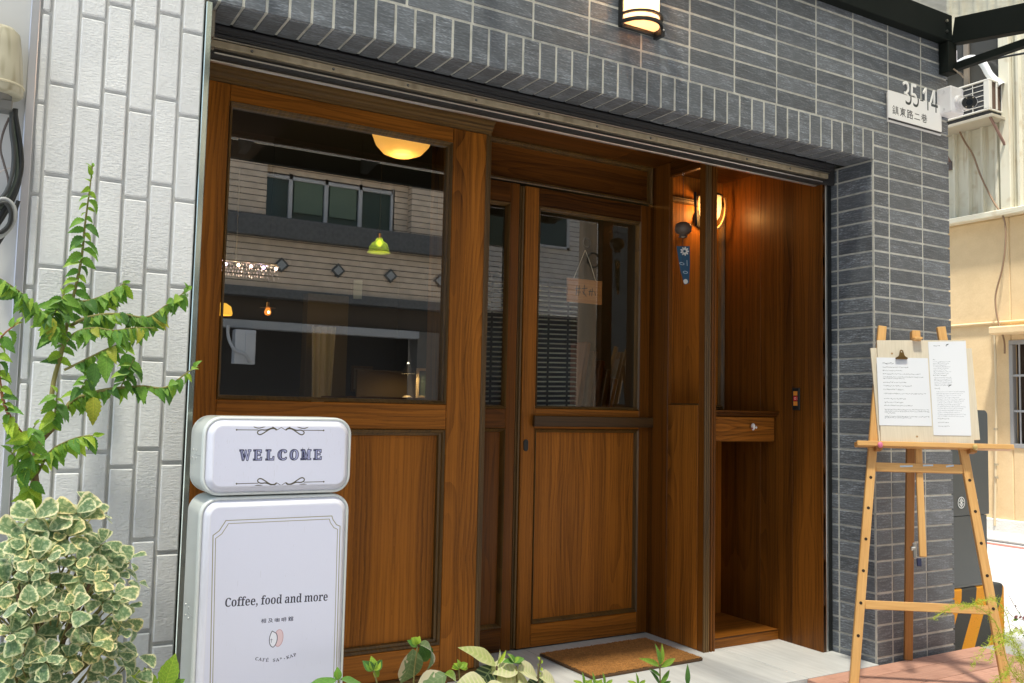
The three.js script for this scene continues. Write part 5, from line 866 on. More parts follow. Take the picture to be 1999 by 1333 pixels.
  part(f, 'frame', ring(-0.055, 0.075, 0, 0.19, [[0, -0.01], [0, 0.008], [0.012, 0.01], [0.016, 0.002]]), M(0.72, 0.66, 0.5, 0.6)); part(f, 'picture', span(-0.04, 0.06, 0.015, 0.175, -0.006, 0.002, 0.001), M(0.12, 0.2, 0.17, 0.5));
  const sc = L('shelf_picture', 'dim framed pictures on the inner wall behind the curtain', 'picture', [0.35, 1.2, -4.36]);
  part(sc, 'frame', ring(-0.05, 0.13, -0.05, 0.16, [[0, 0], [0, 0.02], [0.02, 0.02], [0.02, 0.01]]), woodDark); part(sc, 'picture', span(-0.04, 0.12, -0.04, 0.15, 0, 0.01, 0.001), M(0.25, 0.2, 0.13, 0.7));
  const n = L('notice_card', 'small blank card hanging just inside the cafe window', 'card', [-0.93, 1.528, -1.0]); part(n, 'card', (() => { const q = cbox(0.036, 0.078, 0.001, 0.0003); return q; })(), M(0.85, 0.78, 0.66, 0.7), null, [0, -0.5, 0]); part(n, 'string', cyl(0.0006, 0.0006, 0.6, 5), dark, [0, 0.34, 0]);
  // blind behind the sidelight and the door
  const v = L('venetian_blind', 'black venetian blind with pale slat edges behind the door glass', 'blind', [0, 0, -1.16]);
  const sl = cbox(0.54, 0.0022, 0.02, 0.0007, 'x'), sm = M(0.88, 0.88, 0.8, 0.5), bl = M(0.015, 0.015, 0.015, 0.6);
  for (let i = 0; i < 26; i++) part(v, 'slat', sl, sm, [0.022, 1.06 + i * 0.0235, 0], [0.3, 0, 0.03]);
  for (const x of [-0.2, -0.09, 0.12, 0.235]) part(v, 'ladder_tape', span(x - 0.006, x + 0.006, 1.04, 1.68, 0.011, 0.0125, 0.0004), bl);
  part(v, 'backing_cloth', span(-0.27, 0.3, 1.0, 1.7, -0.06, -0.055, 0.001), bl);
  const w = L('hanging_board', 'small wooden notice board hanging on a string inside the door', 'sign', [0.193, 1.611, -0.95]);
  const brush = canvasTex(256, 160, (x, W, H) => { x.fillStyle = '#b5763c'; x.fillRect(0, 0, W, H); for (let i = 0; i < 60; i++) { x.fillStyle = `rgba(110,60,20,${rnd() * 0.25})`; x.fillRect(0, rnd() * H, W, 1 + rnd() * 2); } x.strokeStyle = '#3a2415'; x.lineCap = 'round'; x.lineWidth = 6; for (const st of [[66, 50, 60, 110], [56, 70, 92, 62], [84, 46, 80, 112], [70, 90, 94, 88], [122, 40, 118, 100], [104, 64, 142, 58], [108, 84, 136, 112], [166, 66, 160, 104], [156, 80, 190, 74], [182, 58, 178, 106], [200, 76, 206, 100]]) { x.beginPath(); x.moveTo(st[0], st[1]); x.lineTo(st[2], st[3]); x.stroke(); } });
  const bg = new THREE.BoxGeometry(0.198, 0.114, 0.012); part(w, 'board', bg, new THREE.MeshPhysicalMaterial({ map: brush, roughness: 0.6 }));
  part(w, 'string', taper([V(-0.065, 0.055, 0), V(-0.03, 0.13, 0), V(0.0, 0.2, 0)], 0.0016, 0.0016, 5, 10), M(0.55, 0.5, 0.4, 0.9)); part(w, 'string', taper([V(0.065, 0.055, 0), V(0.035, 0.13, 0), V(0.0, 0.2, 0)], 0.0016, 0.0016, 5, 10), M(0.55, 0.5, 0.4, 0.9)); part(w, 'hook', new THREE.TorusGeometry(0.022, 0.004, 8, 20), black, [0.008, 0.235, 0]);
  const bo = L('leaning_boards', 'dark boards leaning together low behind the door glass', 'boards', [0.46, 0, -1.45]);
  for (let i = 0; i < 5; i++) part(bo, 'board', cbox(0.03, 1.42 - i * 0.05, 0.3, 0.003, 'y'), i % 2 ? woodDark : woodShaded, [-0.1 + i * 0.042, 0.7 - i * 0.02, 0], [0, 0, -0.16 - i * 0.012]);
}

// ---------------------------------------------------------------- plants
function leafGeo({ len = 1, wid = 0.4, fold = 0.25, droop = 0.4, curl = 0, seg = 8, shape = t => Math.sin(Math.PI * Math.pow(t, 0.8)), serr = 0, twist = 0, wav = 0 }) {
  const pos = [], uv = [], idx = [];
  for (let i = 0; i <= seg; i++) {
    const t = i / seg, w = wid / 2 * Math.max(0.02, shape(t)) * (1 + serr * (i % 2 ? 1 : -1)), a = droop * t, y = len * (Math.sin(a) / Math.max(1e-4, droop)) , z = -len * (1 - Math.cos(a)) / Math.max(1e-4, droop), tw = twist * t;
    for (const s of [-1, -0.5, 0, 0.5, 1]) {
      const x = s * w, up = Math.abs(s) * w * fold - curl * s * s * w + wav * w * Math.sin(t * 14 + s * 2) * Math.abs(s);
      pos.push(x * Math.cos(tw) - up * Math.sin(tw), y + Math.sin(a) * 0, z + up * Math.cos(tw) + x * Math.sin(tw)); uv.push(0.5 + s * 0.5 * Math.max(0.02, shape(t)) * 0.98, t);
    }
  }
  for (let i = 0; i < seg; i++) for (let k = 0; k < 4; k++) { const a = i * 5 + k; idx.push(a, a + 1, a + 6, a, a + 6, a + 5); }
  const g = new THREE.BufferGeometry(); g.setAttribute('position', new THREE.Float32BufferAttribute(pos, 3)); g.setAttribute('uv', new THREE.Float32BufferAttribute(uv, 2)); g.setIndex(idx); g.computeVertexNormals(); return g;
}
function setLeaf(parent, geo, m, p, dir, nrm, s = 1) {
  const y = dir.clone().normalize(), z = nrm.clone().addScaledVector(y, -nrm.dot(y)).normalize(), x = y.clone().cross(z);
  const o = part(parent, 'leaf', geo, m); o.quaternion.setFromRotationMatrix(new THREE.Matrix4().makeBasis(x, y, z)); o.position.copy(p); o.scale.setScalar(s); return o;
}
const rv = (a = 1) => V(rr(-a, a), rr(-a, a), rr(-a, a));
const veinLeaf = (base, vein, freq = 9, tone = 0.18) => tex(128, 192, (u, v) => { const s = Math.abs(u - 0.5) * 2, mid = Math.max(0, 1 - s * 22), lat = Math.pow(0.5 + 0.5 * Math.cos((v * freq - s * 1.6) * 6.283), 10) * 0.55, n = 0.5 + 0.5 * n2(u * 9, v * 9); const k = Math.min(1, mid + lat); return base.map((b, i) => b * (1 - tone + 2 * tone * n) * (1 - 0.0) + (vein[i] - b) * k * 0.55); }, { wrap: THREE.ClampToEdgeWrapping });
const leafMat = (map, c = [1, 1, 1], rough = 0.95, tr = 0.4) => new THREE.MeshPhysicalMaterial({ map, color: lin(...c), roughness: rough, transmission: tr, thickness: 0, clearcoat: 0.25, clearcoatRoughness: 0.35, side: THREE.DoubleSide });
const barkM = M(0.2, 0.13, 0.075, 0.85), twigM = M(0.22, 0.2, 0.06, 0.8), redTwig = M(0.3, 0.12, 0.06, 0.8);
const greenMap = veinLeaf([0.075, 0.2, 0.016], [0.18, 0.33, 0.06]);
const greens = [leafMat(greenMap, [1.9, 1.7, 1.1]), leafMat(greenMap, [1.3, 1.4, 1.1]), leafMat(greenMap, [3.2, 2.2, 1.1]), leafMat(greenMap, [0.8, 0.95, 0.9]), leafMat(greenMap, [5, 2.9, 1.6])], yellowed = leafMat(greenMap, [4.2, 1.9, 0.9]);
// tall shrub in front of the white tiles
{
  const o = at(75, 1150, { z: 0.2 }), t = thing('tall_shrub', 'tall thin green shrub with toothed hanging leaves before the white tiles', 'shrub', [o.x, -0.02, 0.2]);
  const org = V(o.x, -0.02, 0.2), W = (x, y, z) => at(x, y, { z }).sub(org);
  const shapeO = q => Math.pow(Math.sin(Math.PI * Math.pow(q, 0.72)), 0.9) * (1 - 0.2 * q);
  const G = [0, 1, 2, 3].map(i => leafGeo({ len: 0.074, wid: 0.039, fold: 0.3 + 0.1 * i, droop: 0.5 + 0.25 * i, seg: 14, serr: 0.09, shape: shapeO, twist: (i - 1.5) * 0.25, wav: 0.06 }));
  const br = [
    [[[75, 1333, .2], [74, 1100, .2], [76, 1005, .2], [70, 950, .2], [67, 905, .2], [80, 860, .19], [106, 832, .18]], 0.011, 0.008, 0, barkM],
    [[[106, 832, .18], [118, 815, .18], [142, 781, .17], [169, 771, .17], [200, 762, .19], [236, 757, .2], [280, 754, .21], [321, 757, .22], [358, 733, .22], [383, 715, .22]], 0.006, 0.0015, 23, twigM],
    [[[75, 880, .2], [96, 810, .17], [106, 740, .15], [121, 686, .14], [135, 612, .13], [148, 561, .12], [160, 500, .12], [166, 440, .12], [176, 365, .12], [181, 322, .12]], 0.007, 0.0014, 42, twigM],
    [[[126, 722, .15], [165, 703, .17], [205, 683, .2], [240, 668, .22], [256, 655, .23]], 0.0032, 0.0014, 9, twigM],
    [[[139, 635, .13], [165, 622, .15], [202, 614, .18], [238, 613, .2], [287, 619, .22], [324, 596, .22], [350, 578, .22], [366, 565, .22]], 0.0045, 0.0012, 38, twigM],
    [[[120, 655, .14], [110, 640, .18], [67, 594, .24], [36, 568, .27], [2, 545, .28], [-20, 536, .28]], 0.0035, 0.0013, 28, twigM],
    [[[140, 590, .12], [180, 585, .13], [215, 570, .14], [245, 552, .14]], 0.003, 0.0013, 20, twigM],
    [[[72, 890, .21], [54, 862, .24], [24, 821, .28], [8, 787, .3], [-2, 720, .3], [2, 660, .3], [22, 640, .3], [40, 628, .3]], 0.005, 0.0015, 20, redTwig],
    [[[70, 930, .2], [100, 880, .22], [130, 862, .24], [160, 852, .26], [190, 850, .26]], 0.0035, 0.0013, 16, twigM],
    [[[72, 920, .2], [58, 880, .26], [60, 845, .28], [72, 826, .3]], 0.003, 0.0013, 12, twigM],
    [[[100, 845, .19], [108, 800, .22], [112, 765, .24]], 0.0025, 0.0012, 8, twigM],
    [[[68, 940, .2], [48, 925, .22], [38, 905, .25], [20, 880, .28]], 0.003, 0.0013, 8, twigM],
    [[[74, 985, .2], [58, 960, .23], [62, 935, .24]], 0.002, 0.001, 6, twigM],
    [[[112, 672, .14], [100, 630, .16], [118, 590, .17], [126, 570, .17]], 0.003, 0.0013, 22, twigM],
    [[[128, 668, .14], [150, 648, .17], [185, 640, .2], [222, 645, .22], [262, 640, .23], [300, 640, .23]], 0.003, 0.0013, 24, twigM],
    [[[236, 756, .2], [250, 725, .22], [262, 700, .23]], 0.002, 0.001, 6, twigM], [[[150, 776, .18], [166, 745, .2], [172, 735, .2]], 0.002, 0.001, 4, twigM],
  ];
  const all = [];
  for (const [pts, r0, r1, n0, m] of br) {
    const top = n0 === 42, n = Math.round(n0 * (top ? 1.15 : 1.75));
    const P = pts.map(p => W(...p)), cv = new THREE.CatmullRomCurve3(P);
    part(t, n ? 'branch' : 'trunk', taper(P, r0, r1, 7, 30), m);
    for (let i = 0; i < n; i++) {
      const f = top ? 0.3 + 0.7 * (i + 0.5) / n : 0.12 + 0.88 * (i + rr(0.2, 0.8)) / n, q = cv.getPointAt(Math.min(1, f)), tan = cv.getTangentAt(Math.min(1, f));
      const side = i % 2 ? 1 : -1, tip = f > 0.93, sd = V(tan.y, -tan.x, 0).multiplyScalar(side);
      const d = tip ? tan.clone().multiplyScalar(0.8).add(rv(0.6)) : sd.multiplyScalar(Math.abs(tan.y) > 0.8 ? 0.8 : 0.25).add(V(rr(-.3, .3), rr(-1.0, -0.45), rr(0.05, 0.6))).addScaledVector(tan, 0.35);
      const sz = 0.9 * (tip ? rr(0.25, 0.5) : rr(0.34, 0.82)) * (1 - 0.25 * Math.max(0, f - 0.6)), low = q.y < W(0, 800, .2).y;
      all.push(setLeaf(t, G[i % 4], rnd() < 0.025 ? yellowed : greens[tip ? (rnd() < 0.6 ? 4 : 2) : low ? [0, 2, 1, 4][Math.floor(rnd() * 4)] : [0, 1, 0, 3, 2][Math.floor(rnd() * 5)]], q, d, V(rr(-.7, .7), rr(0.1, 0.9), rr(0.4, 1)), sz));
    }
  }
  all.sort((a, b) => b.scale.x - a.scale.x);
  for (const [k, m] of [[0, greens[0]], [1, greens[2]]]) { const gs = all.slice(290).filter((_, i) => i % 2 === k).map(l => { l.updateMatrix(); t.remove(l); return l.geometry.clone().applyMatrix4(l.matrix); }); if (gs.length) stuff(part(t, 'small_leaves', merge(gs), m)); }
  setLeaf(t, G[1], yellowed, W(182, 775, .2), V(0.05, -1, .3), V(0, .3, 1), 0.95); setLeaf(t, G[0], yellowed, W(100, 620, .2), V(0.0, -1, .3), V(0, .3, 1), 0.75); setLeaf(t, G[2], greens[1], W(245, 690, .22), V(0.2, -1, .2), V(0, .2, 1), 1.05); setLeaf(t, G[0], greens[3], W(185, 708, .2), V(0, -1, .2), V(0.2, .2, 1), 0.95); setLeaf(t, G[0], greens[0], W(208, 686, .21), V(0, -1, .3), V(-.2, .3, 1), 1.05);
}
// variegated shrub at the lower left
{
  const o = at(90, 1250, { z: 0.42 }), org = V(o.x, -0.02, 0.42), t = thing('variegated_shrub', 'dense round shrub with cream edged triangular leaves at lower left', 'shrub', org.toArray());
  const shp = q => Math.pow(q, 0.62) * Math.sqrt(Math.max(0, 1 - Math.pow(q, 7))) * 1.02;
  const mp = tex(160, 160, (u, v) => {
    const x = (u - 0.5) * 2, w = Math.max(0.03, shp(v)), e = Math.abs(x) / w, tipd = (1 - v) * 2.4, edge = Math.min(1 - e, tipd), nn = 0.12 * n2(u * 6, v * 6) + 0.05 * n2(u * 22, v * 22);
    const vein = Math.max(0, 1 - Math.abs(x) * 26), blotch = n2(u * 4 + 3, v * 4) > 0.25 ? 0.5 : 0;
    const c = edge < 0.24 + nn ? [0.86, 0.8, 0.5] : edge < 0.36 + nn ? [0.44, 0.5, 0.22] : blotch ? [0.36, 0.45, 0.24] : [0.17, 0.28, 0.12];
    return c.map((k, i) => k + ([0.5, 0.5, 0.25][i] - k) * vein * 0.6);
  }, { wrap: THREE.ClampToEdgeWrapping });
  const ms = [leafMat(mp), leafMat(mp, [0.85, 0.92, 0.9]), leafMat(mp, [1.12, 1.05, 0.85]), leafMat(mp, [0.7, 0.8, 0.75])];
  const G = [0, 1, 2, 3].map(i => leafGeo({ len: 0.06, wid: 0.062, fold: 0.32 - 0.18 * i, droop: 0.3 + 0.25 * i, seg: 9, shape: shp, wav: 0.04 }));
  const W = (x, y, z) => at(x, y, { z }).sub(org);
  const st = [[70, 1480], [110, 1500], [40, 1470]];
  const spots = [], hubs = [[152, 1030], [60, 1062], [5, 1080], [186, 1105], [110, 1090], [40, 1120], [-15, 1140], [228, 1130], [160, 1160], [90, 1175], [20, 1200], [222, 1205], [150, 1235], [70, 1255], [-10, 1270], [205, 1290], [120, 1310], [40, 1330], [240, 1310], [-20, 1350]];
  for (let i = 0; i < 134; i++) {
    const hub = hubs[i % hubs.length], ra = rr(0, 6.28), rd = 50 * Math.sqrt(rnd()), x = hub[0] + rd * Math.cos(ra), y = hub[1] + rd * Math.sin(ra);
    const rad = Math.pow((x - 95) / 170, 2) + Math.pow((y - 1225) / 220, 2);
    spots.push([x, y, 0.36 + 0.2 * Math.sqrt(Math.max(0, 1 - rad)) - 0.16 * Math.pow(rnd(), 1.5)]);
  }
  spots.sort((p, q) => q[2] - p[2]);
  const rest = []; let made = 0;
  spots.forEach(([x, y, z], i) => {
    // rosettes spread over the crown; the nearest 270 leaves are parts, the ones behind them one mass
    const q = W(x, y, z), tw = W(95 + (x - 95) * 0.35, y + 90, 0.36), out = q.clone().sub(tw).normalize().add(V(rr(-.5, .5), 0.5 + rr(-.3, .3), 0.35 + rr(-.3, .4))).normalize();
    part(t, 'branch', taper([tw, tw.clone().lerp(q, 0.5).add(rv(0.012)), q], 0.0028, 0.0013, 5, 8), twigM);
    const n = 3 + Math.floor(rnd() * 2.4), a0 = rr(0, 6.28), b1 = V(out.y, -out.x, 0.1).normalize(), b2 = out.clone().cross(b1).normalize();
    for (let j = 0; j < n; j++, made++) {
      const a = a0 + j / n * 6.283 + rr(-.4, .4), d = b1.clone().multiplyScalar(Math.cos(a)).addScaledVector(b2, Math.sin(a)).multiplyScalar(rr(0.6, 1.1)).addScaledVector(out, rr(-0.1, 0.9)).add(V(0, -0.05, 0.05));
      const l = setLeaf(t, G[(i + j) % 4], ms[Math.floor(rnd() * 4)], q.clone().addScaledVector(d.clone().normalize(), 0.004), d, out.clone().add(V(rr(-.5, .5), 0.3 + rr(-.4, .4), 0.5)), rr(0.36, 0.82));
      if (made >= 270) { l.updateMatrix(); rest.push(l.geometry.clone().applyMatrix4(l.matrix)); t.remove(l); }
    }
  });
  if (rest.length) stuff(part(t, 'inner_leaves', merge(rest), ms[1]));
  for (const [x, y] of [[150, 1000], [160, 1012], [70, 1010], [130, 1045], [95, 1035], [40, 1045]]) { const q = W(x, y, 0.46); for (let j = 0; j < 4; j++) rest.push((() => { const l = setLeaf(t, G[j], ms[j], q, V(Math.cos(j * 1.6 + x), 0.55, 0.4 * Math.sin(j * 1.6 + x)), V(rr(-.4, .4), 0.8, 1), rr(0.6, 0.95)); return l; })()); part(t, 'branch', taper([W(95, 1120, .42), W((x + 95) / 2, y + 45, .44), q], 0.003, 0.0015, 5, 8), twigM); }
  for (const [x, y] of st) part(t, 'stem', taper([V(0, 0, -0.02).add(V((x - 75) * 0.002, 0, 0)), W(x, 1300, 0.42), W(95 + (x - 70) * 2, 1140, 0.44)], 0.009, 0.004, 7, 12), barkM);
}
// plants in the bed along the lower edge
{
  const varMap = tex(128, 192, (u, v) => { const s = (u - 0.5) * 2, e = Math.abs(s), n = 0.25 * n2(u * 5, v * 5), lat = Math.pow(0.5 + 0.5 * Math.cos((v * 8 - e * 1.6) * 6.283), 6) * 0.5 + Math.max(0, 1 - e * 20) * 0.6; const cream = s > 0.42 + n * 1.4; const c = cream ? [0.75, 0.66, 0.42] : [0.2, 0.31, 0.1]; return c.map((k, i) => k + ([0.5, 0.55, 0.25][i] - k) * lat * (cream ? 0.15 : 0.6)); }, { wrap: THREE.ClampToEdgeWrapping });
  const creamMap = tex(128, 192, (u, v) => { const e = Math.abs(u - 0.5) * 2, lat = Math.pow(0.5 + 0.5 * Math.cos((v * 8 - e * 1.3) * 6.283), 3), n = 0.5 + 0.5 * n2(u * 6, v * 6); return [0.72 + 0.06 * n - 0.2 * (1 - lat) * (1 - e), 0.68 + 0.06 * n - 0.1 * (1 - lat) * (1 - e), 0.45 - 0.2 * (1 - lat) * (1 - e)]; }, { wrap: THREE.ClampToEdgeWrapping });
  const zebraMap = tex(128, 192, (u, v) => { const e = Math.abs(u - 0.5) * 2, lat = Math.pow(0.5 + 0.5 * Math.cos((v * 8 - e * 1.5) * 6.283), 5), k = Math.max(lat, Math.max(0, 1 - e * 14)); return [0.03 + 0.4 * k, 0.085 + 0.45 * k, 0.03 + 0.22 * k]; }, { wrap: THREE.ClampToEdgeWrapping });
  const vm = leafMat(varMap), cm = leafMat(creamMap), zm = leafMat(zebraMap), gm = greens;
  const ov = q => Math.sin(Math.PI * Math.pow(q, 0.85)), lan = q => Math.sin(Math.PI * Math.pow(q, 0.75)) * 0.9;
  const big = leafGeo({ len: 0.105, wid: 0.07, fold: 0.22, droop: 0.8, seg: 10, shape: ov, wav: 0.05 }), arch = leafGeo({ len: 0.12, wid: 0.052, fold: 0.35, droop: 1.9, seg: 12, shape: lan }), flat = leafGeo({ len: 0.13, wid: 0.058, fold: 0.2, droop: 0.5, seg: 10, shape: lan, wav: 0.06 }), slim = leafGeo({ len: 0.075, wid: 0.021, fold: 0.4, droop: 0.5, seg: 8, shape: lan }), small = leafGeo({ len: 0.035, wid: 0.022, fold: 0.35, droop: 0.6, seg: 8, shape: ov });
  const plant = (name, label, cat, px, z, fn) => {
    const o = at(px[0], px[1], { z }), org = V(o.x, -0.015, z), t = thing(name, label, cat, org.toArray()), W = (x, y, k = z) => at(x, y, { z: k }).sub(org);
    fn(t, W, (pts, r = 0.003, m = twigM) => part(t, 'stem', taper([V(0, 0, 0), ...pts.map(p => W(...p))], r, r * 0.7, 6, 14), m));
  };
  const LF = (t, W, geo, m, a, b, nrm = [0, 0.4, 1], s = 1, z0, z1) => { const p = W(a[0], a[1], z0), q = W(b[0], b[1], z1 ?? z0); setLeaf(t, geo, m, p, q.sub(p), V(...nrm), s); };
  plant('bed_plant', 'plant with big pale edged oval leaves and a yellow bud in the bed', 'plant', [812, 1420], 0.42, (t, W, stem) => {
    stem([[808, 1320], [815, 1262]]); LF(t, W, big, vm, [806, 1266], [800, 1330], [0.15, 0.2, 1], 1.02); LF(t, W, arch, vm, [818, 1258], [862, 1262], [0, 1, 0.5], 0.92); LF(t, W, big, gm[3], [822, 1258], [842, 1300], [-0.3, 0.3, 1], 0.66, 0.36); LF(t, W, small, gm[1], [814, 1262], [800, 1250], [0, .5, 1], 0.9); LF(t, W, small, gm[2], [812, 1260], [806, 1246], [0, .5, 1], 0.7); LF(t, W, small, gm[4], [812, 1258], [818, 1247], [0, .5, 1], 0.7);
    for (let i = 0; i < 8; i++) LF(t, W, small, gm[4], [811, 1256], [804 + i * 2, 1243 + (i % 3)], [rr(-1, 1), 0.3, 1], 0.5);
  });
  plant('bed_plant', 'single green bud with curled leaves beside the white sign', 'plant', [736, 1440], 0.42, (t, W, stem) => { stem([[737, 1345], [732, 1316], [729, 1308]]); for (const [x, y, m, s] of [[716, 1296, 3, .95], [744, 1294, 3, .9], [728, 1290, 2, .9], [722, 1300, 0, .8], [736, 1300, 4, .8], [732, 1312, 2, 0.7]]) LF(t, W, small, gm[m], [729, 1309], [x, y], [0, 0.1, 1], s * 1.15); });
  plant('bed_plant', 'low plant with two spread green leaves under the white sign', 'plant', [662, 1460], 0.46, (t, W, stem) => { stem([[660, 1345], [661, 1328]]); LF(t, W, flat, gm[1], [658, 1326], [615, 1338], [0, 1, 0.35], 0.8); LF(t, W, flat, gm[1], [664, 1326], [716, 1336], [0, 1, 0.3], 0.78); LF(t, W, small, gm[0], [660, 1328], [659, 1308], [-.4, 0, 1], 0.9); LF(t, W, small, gm[2], [660, 1328], [662, 1307], [.4, 0, 1], 0.8); });
  plant('bed_plant', 'plant with one wide arching green leaf low before the window', 'plant', [880, 1480], 0.5, (t, W, stem) => { stem([[878, 1370], [868, 1322]], 0.0035, redTwig); LF(t, W, big, vm, [872, 1316], [826, 1338], [0.2, 1, 0.6], 0.95); LF(t, W, arch, gm[2], [868, 1316], [908, 1322], [0, 1, 0.6], 0.9); });
  plant('bed_plant', 'small bright green leaf rosette before the timber post', 'plant', [897, 1440], 0.4, (t, W, stem) => { stem([[898, 1345], [896, 1306]]); for (let i = 0; i < 9; i++) { const a = i * 0.7 + 0.2; LF(t, W, small, gm[i % 3 === 0 ? 4 : 2], [897, 1304], [897 + 18 * Math.cos(a), 1300 - 14 * Math.abs(Math.sin(a * 1.3)) + 4], [rr(-.4, .4), 0.8, 0.8], rr(0.5, 0.9)); } });
  plant('zebra_plant', 'plant with cream veined and dark striped leaves on a dark stem', 'plant', [966, 1480], 0.45, (t, W, stem) => {
    stem([[968, 1345], [970, 1300]], 0.0035, M(0.09, 0.05, 0.035, 0.8)); LF(t, W, flat, leafMat(creamMap, [0.8, 0.86, 0.6]), [968, 1298], [905, 1250], [0.3, 0.8, 0.8], 0.92); LF(t, W, big, zm, [962, 1300], [934, 1345], [-0.2, 0.2, 1], 0.95, 0.44, 0.47); LF(t, W, slim, cm, [970, 1298], [980, 1272], [0.3, 0, 1], 0.55); LF(t, W, slim, gm[4], [972, 1296], [992, 1268], [-0.3, 0, 1], 0.6); LF(t, W, flat, leafMat(creamMap, [0.85, 0.9, 0.66]), [960, 1300], [982, 1340], [0, .5, 1], 0.5);
    for (const [a, b, s] of [[[950, 1335], [895, 1322], .85], [[955, 1345], [910, 1350], .9], [[990, 1340], [940, 1352], 0.8]]) LF(t, W, big, cm, a, b, [0, 1, 0.7], s, 0.5);
  });
  plant('white_leaf_plant', 'plant with almost white broad leaves and a bare knobbly stem', 'plant', [1045, 1490], 0.46, (t, W, stem) => {
    stem([[1050, 1340], [1052, 1300], [1056, 1284]], 0.004, M(0.13, 0.1, 0.05, 0.85)); stem([[1010, 1340], [1008, 1300]], 0.003);
    for (const [a, b, m, s, n] of [[[1012, 1310], [985, 1302], cm, 0.9, [0, 1, .7]], [[1010, 1308], [1042, 1308], cm, 0.9, [0, 1, .8]], [[1006, 1325], [970, 1318], cm, 1, [0, 1, .6]], [[1005, 1330], [1000, 1350], cm, 1, [0, .6, 1]], [[1030, 1330], [1005, 1326], cm, .9, [0, 1, .9]], [[1052, 1322], [1094, 1326], cm, 0.85, [0, 1, .7]], [[1050, 1330], [1075, 1348], cm, .8, [0, .8, .8]], [[1060, 1326], [1036, 1342], zm, .6, [0, .6, 1]]]) LF(t, W, big, m, a, b, n, s);
    for (let i = 0; i < 8; i++) { const a = i * 0.9; LF(t, W, small, gm[i % 2 ? 2 : 1], [1004, 1294], [1004 + 26 * Math.cos(a), 1290 - 10 * Math.abs(Math.sin(a))], [rr(-.3, .3), 1, .5], rr(0.7, 1.1)); } for (let i = 0; i < 5; i++) LF(t, W, small, gm[4], [1055, 1288 + i * 7], [1048 + (i % 2) * 14, 1278 + i * 7], [0, .3, 1], 0.35);
  });
  plant('bed_plant', 'slim leaved green plant with a pointed bud before the doormat', 'plant', [1290, 1500], 0.42, (t, W, stem) => { stem([[1289, 1345], [1288, 1298]]); for (const [a, b, m, s] of [[[1287, 1300], [1250, 1279], 2, .98], [[1290, 1302], [1330, 1278], 2, .98], [[1288, 1298], [1286, 1268], 0, .85], [[1289, 1298], [1296, 1264], 2, .85], [[1288, 1320], [1276, 1308], 1, .6], [[1289, 1335], [1308, 1310], 0, .8], [[1287, 1335], [1279, 1318], 3, .7], [[1289, 1340], [1312, 1328], 1, .7]]) LF(t, W, slim, gm[m], a, b, [0, 0.6, 1], s); });
  plant('bed_plant', 'single upright pointed green blade right of the doormat', 'plant', [1343, 1500], 0.42, (t, W, stem) => { stem([[1343, 1345]]); LF(t, W, slim, gm[3], [1342, 1338], [1343, 1305], [-0.7, 0, 1], .85); LF(t, W, slim, gm[0], [1343, 1345], [1346, 1318], [.6, 0, 1], .6); });
  plant('bed_plant', 'low yellow green leaf tops under the doormat corner', 'plant', [1165, 1500], 0.44, (t, W, stem) => { for (const x of [1140, 1160, 1180, 1245]) { stem([[x, 1350], [x, 1338]]); for (let i = 0; i < 5; i++) LF(t, W, slim, gm[[2, 4, 0][i % 3]], [x, 1338], [x - 22 + i * 11, 1325 + (i % 2) * 5], [0, .6, 1], .5); } });
  plant('succulent', 'plant with thick upright toothed light green leaves beside the sign', 'plant', [300, 1520], 0.3, (t, W, stem) => { const th = leafGeo({ len: 0.085, wid: 0.046, fold: 0.15, droop: 0.25, seg: 12, serr: 0.05, shape: ov }); for (const [a, b, m, s] of [[[318, 1348], [338, 1290], 2, 1.0], [[275, 1352], [262, 1310], 4, .8], [[300, 1356], [286, 1316], 2, 0.8], [[322, 1350], [355, 1330], 0, .6]]) LF(t, W, th, gm[m], a, b, [-.2, .1, 1], s); stem([[300, 1360]], 0.005); });
  // feathery fern and red leaved twigs at the lower right
  const fo = V(1.42, -0.01, 0.85), fern = thing('feathery_fern', 'feathery light green asparagus fern beside the right easel leg', 'fern', fo.toArray()), nd = [];
  const F = (x, y, z) => at(x, y, { z }).sub(fo), fm = new THREE.MeshPhysicalMaterial({ color: lin(0.42, 0.52, 0.03), roughness: 0.6, side: THREE.DoubleSide });
  const fr = [[[1990, 1330], [1940, 1210], [1880, 1180], [1822, 1205]], [[2000, 1290], [1960, 1190], [1930, 1170], [1880, 1186]], [[2010, 1330], [1985, 1260], [1950, 1240], [1895, 1300]], [[2030, 1380], [2000, 1290], [1960, 1250], [1930, 1290]], [[2040, 1390], [2010, 1310], [1985, 1280], [1955, 1330]], [[2020, 1400], [1995, 1330], [1970, 1310], [1930, 1340]], [[2040, 1330], [2010, 1250], [1990, 1230], [1960, 1250]]];
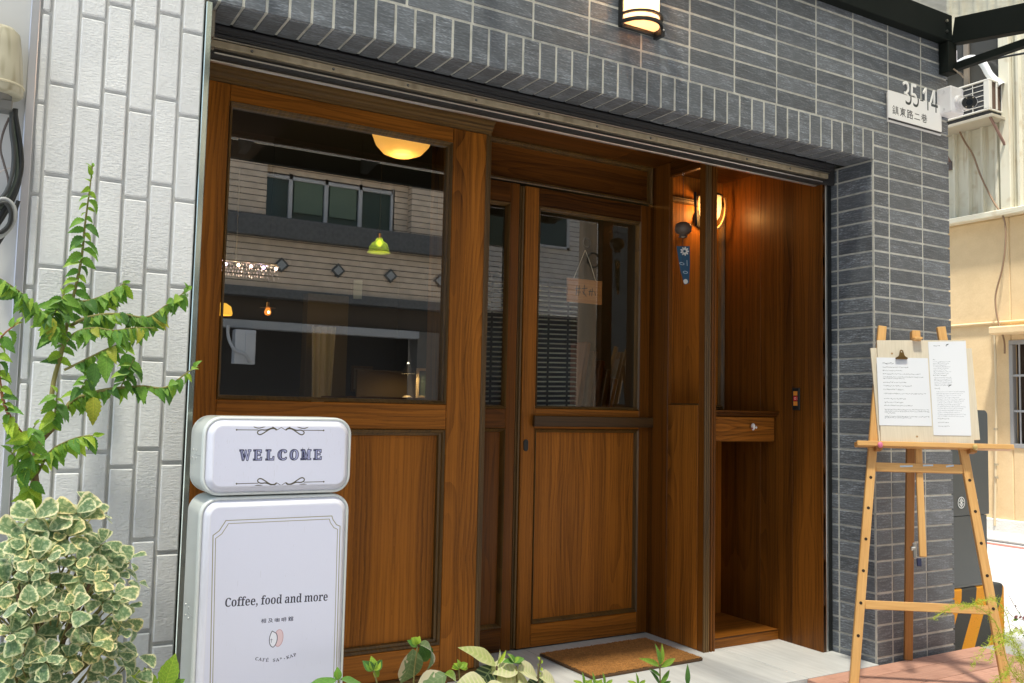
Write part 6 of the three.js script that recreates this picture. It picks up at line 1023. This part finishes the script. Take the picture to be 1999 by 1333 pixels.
  fr.forEach((l, li) => {
    const P = l.map(([x, y], i) => F(x, y, 0.78 + 0.05 * i - 0.03 * (li % 3))), cv = new THREE.CatmullRomCurve3([V(0, 0, 0), ...P]);
    part(fern, 'frond_stem', taper([V(0, 0, 0), ...P], 0.0018, 0.0007, 5, 24), fm);
    for (let i = 0; i < 150; i++) { const f = 0.42 + 0.58 * (i + rnd()) / 150, q = cv.getPointAt(f), tn = cv.getTangentAt(f), sd = tn.clone().cross(rv()).normalize(), len = 0.028 * (1.15 - f) + 0.008; for (let k = 0; k < 7; k++) { const b = q.clone().addScaledVector(sd, len * (k + 0.5) / 7).addScaledVector(tn, len * 0.5 * (k + .5) / 7), e = b.clone().addScaledVector(tn, 0.008).add(rv(0.009)); const w = rv(0.0016); nd.push(b.x, b.y, b.z, b.x + w.x, b.y + w.y, b.z + w.z, e.x, e.y, e.z); } }
  });
  const ng = new THREE.BufferGeometry(); ng.setAttribute('position', new THREE.Float32BufferAttribute(nd, 3)); ng.computeVertexNormals(); stuff(part(fern, 'needles', ng, fm));
  const ro = V(1.5, -0.01, 0.62), red = thing('red_leaf_twigs', 'thin twigs with small dark red and green leaves at the right edge', 'shrub', ro.toArray()), R = (x, y, z = 0.62) => at(x, y, { z }).sub(ro), rm = [M(0.16, 0.05, 0.05, 0.5, { side: THREE.DoubleSide }), greens[1], M(0.32, 0.14, 0.14, 0.5, { side: THREE.DoubleSide }), greens[3]];
  for (const l of [[[2040, 1330], [2010, 1230], [1985, 1190], [1968, 1160]], [[2040, 1300], [2005, 1215], [1978, 1205], [1965, 1190]], [[2040, 1310], [2010, 1250], [1985, 1225], [1972, 1218]]]) {
    const P = l.map(p => R(...p)), cv = new THREE.CatmullRomCurve3([V(0, 0, 0), ...P]); part(red, 'twig', taper([V(0, 0, 0), ...P], 0.0022, 0.0008, 5, 20), M(0.1, 0.06, 0.04, 0.8));
    for (let i = 0; i < 13; i++) { const f = 0.45 + 0.5 * i / 13, q = cv.getPointAt(f); setLeaf(red, small, rm[i % 4], q, rv().add(V(0, 0.1, 0.2)), V(rr(-.4, .4), .7, .8), rr(0.35, 0.6)); }
  }
}

renderer.render(scene, camera);
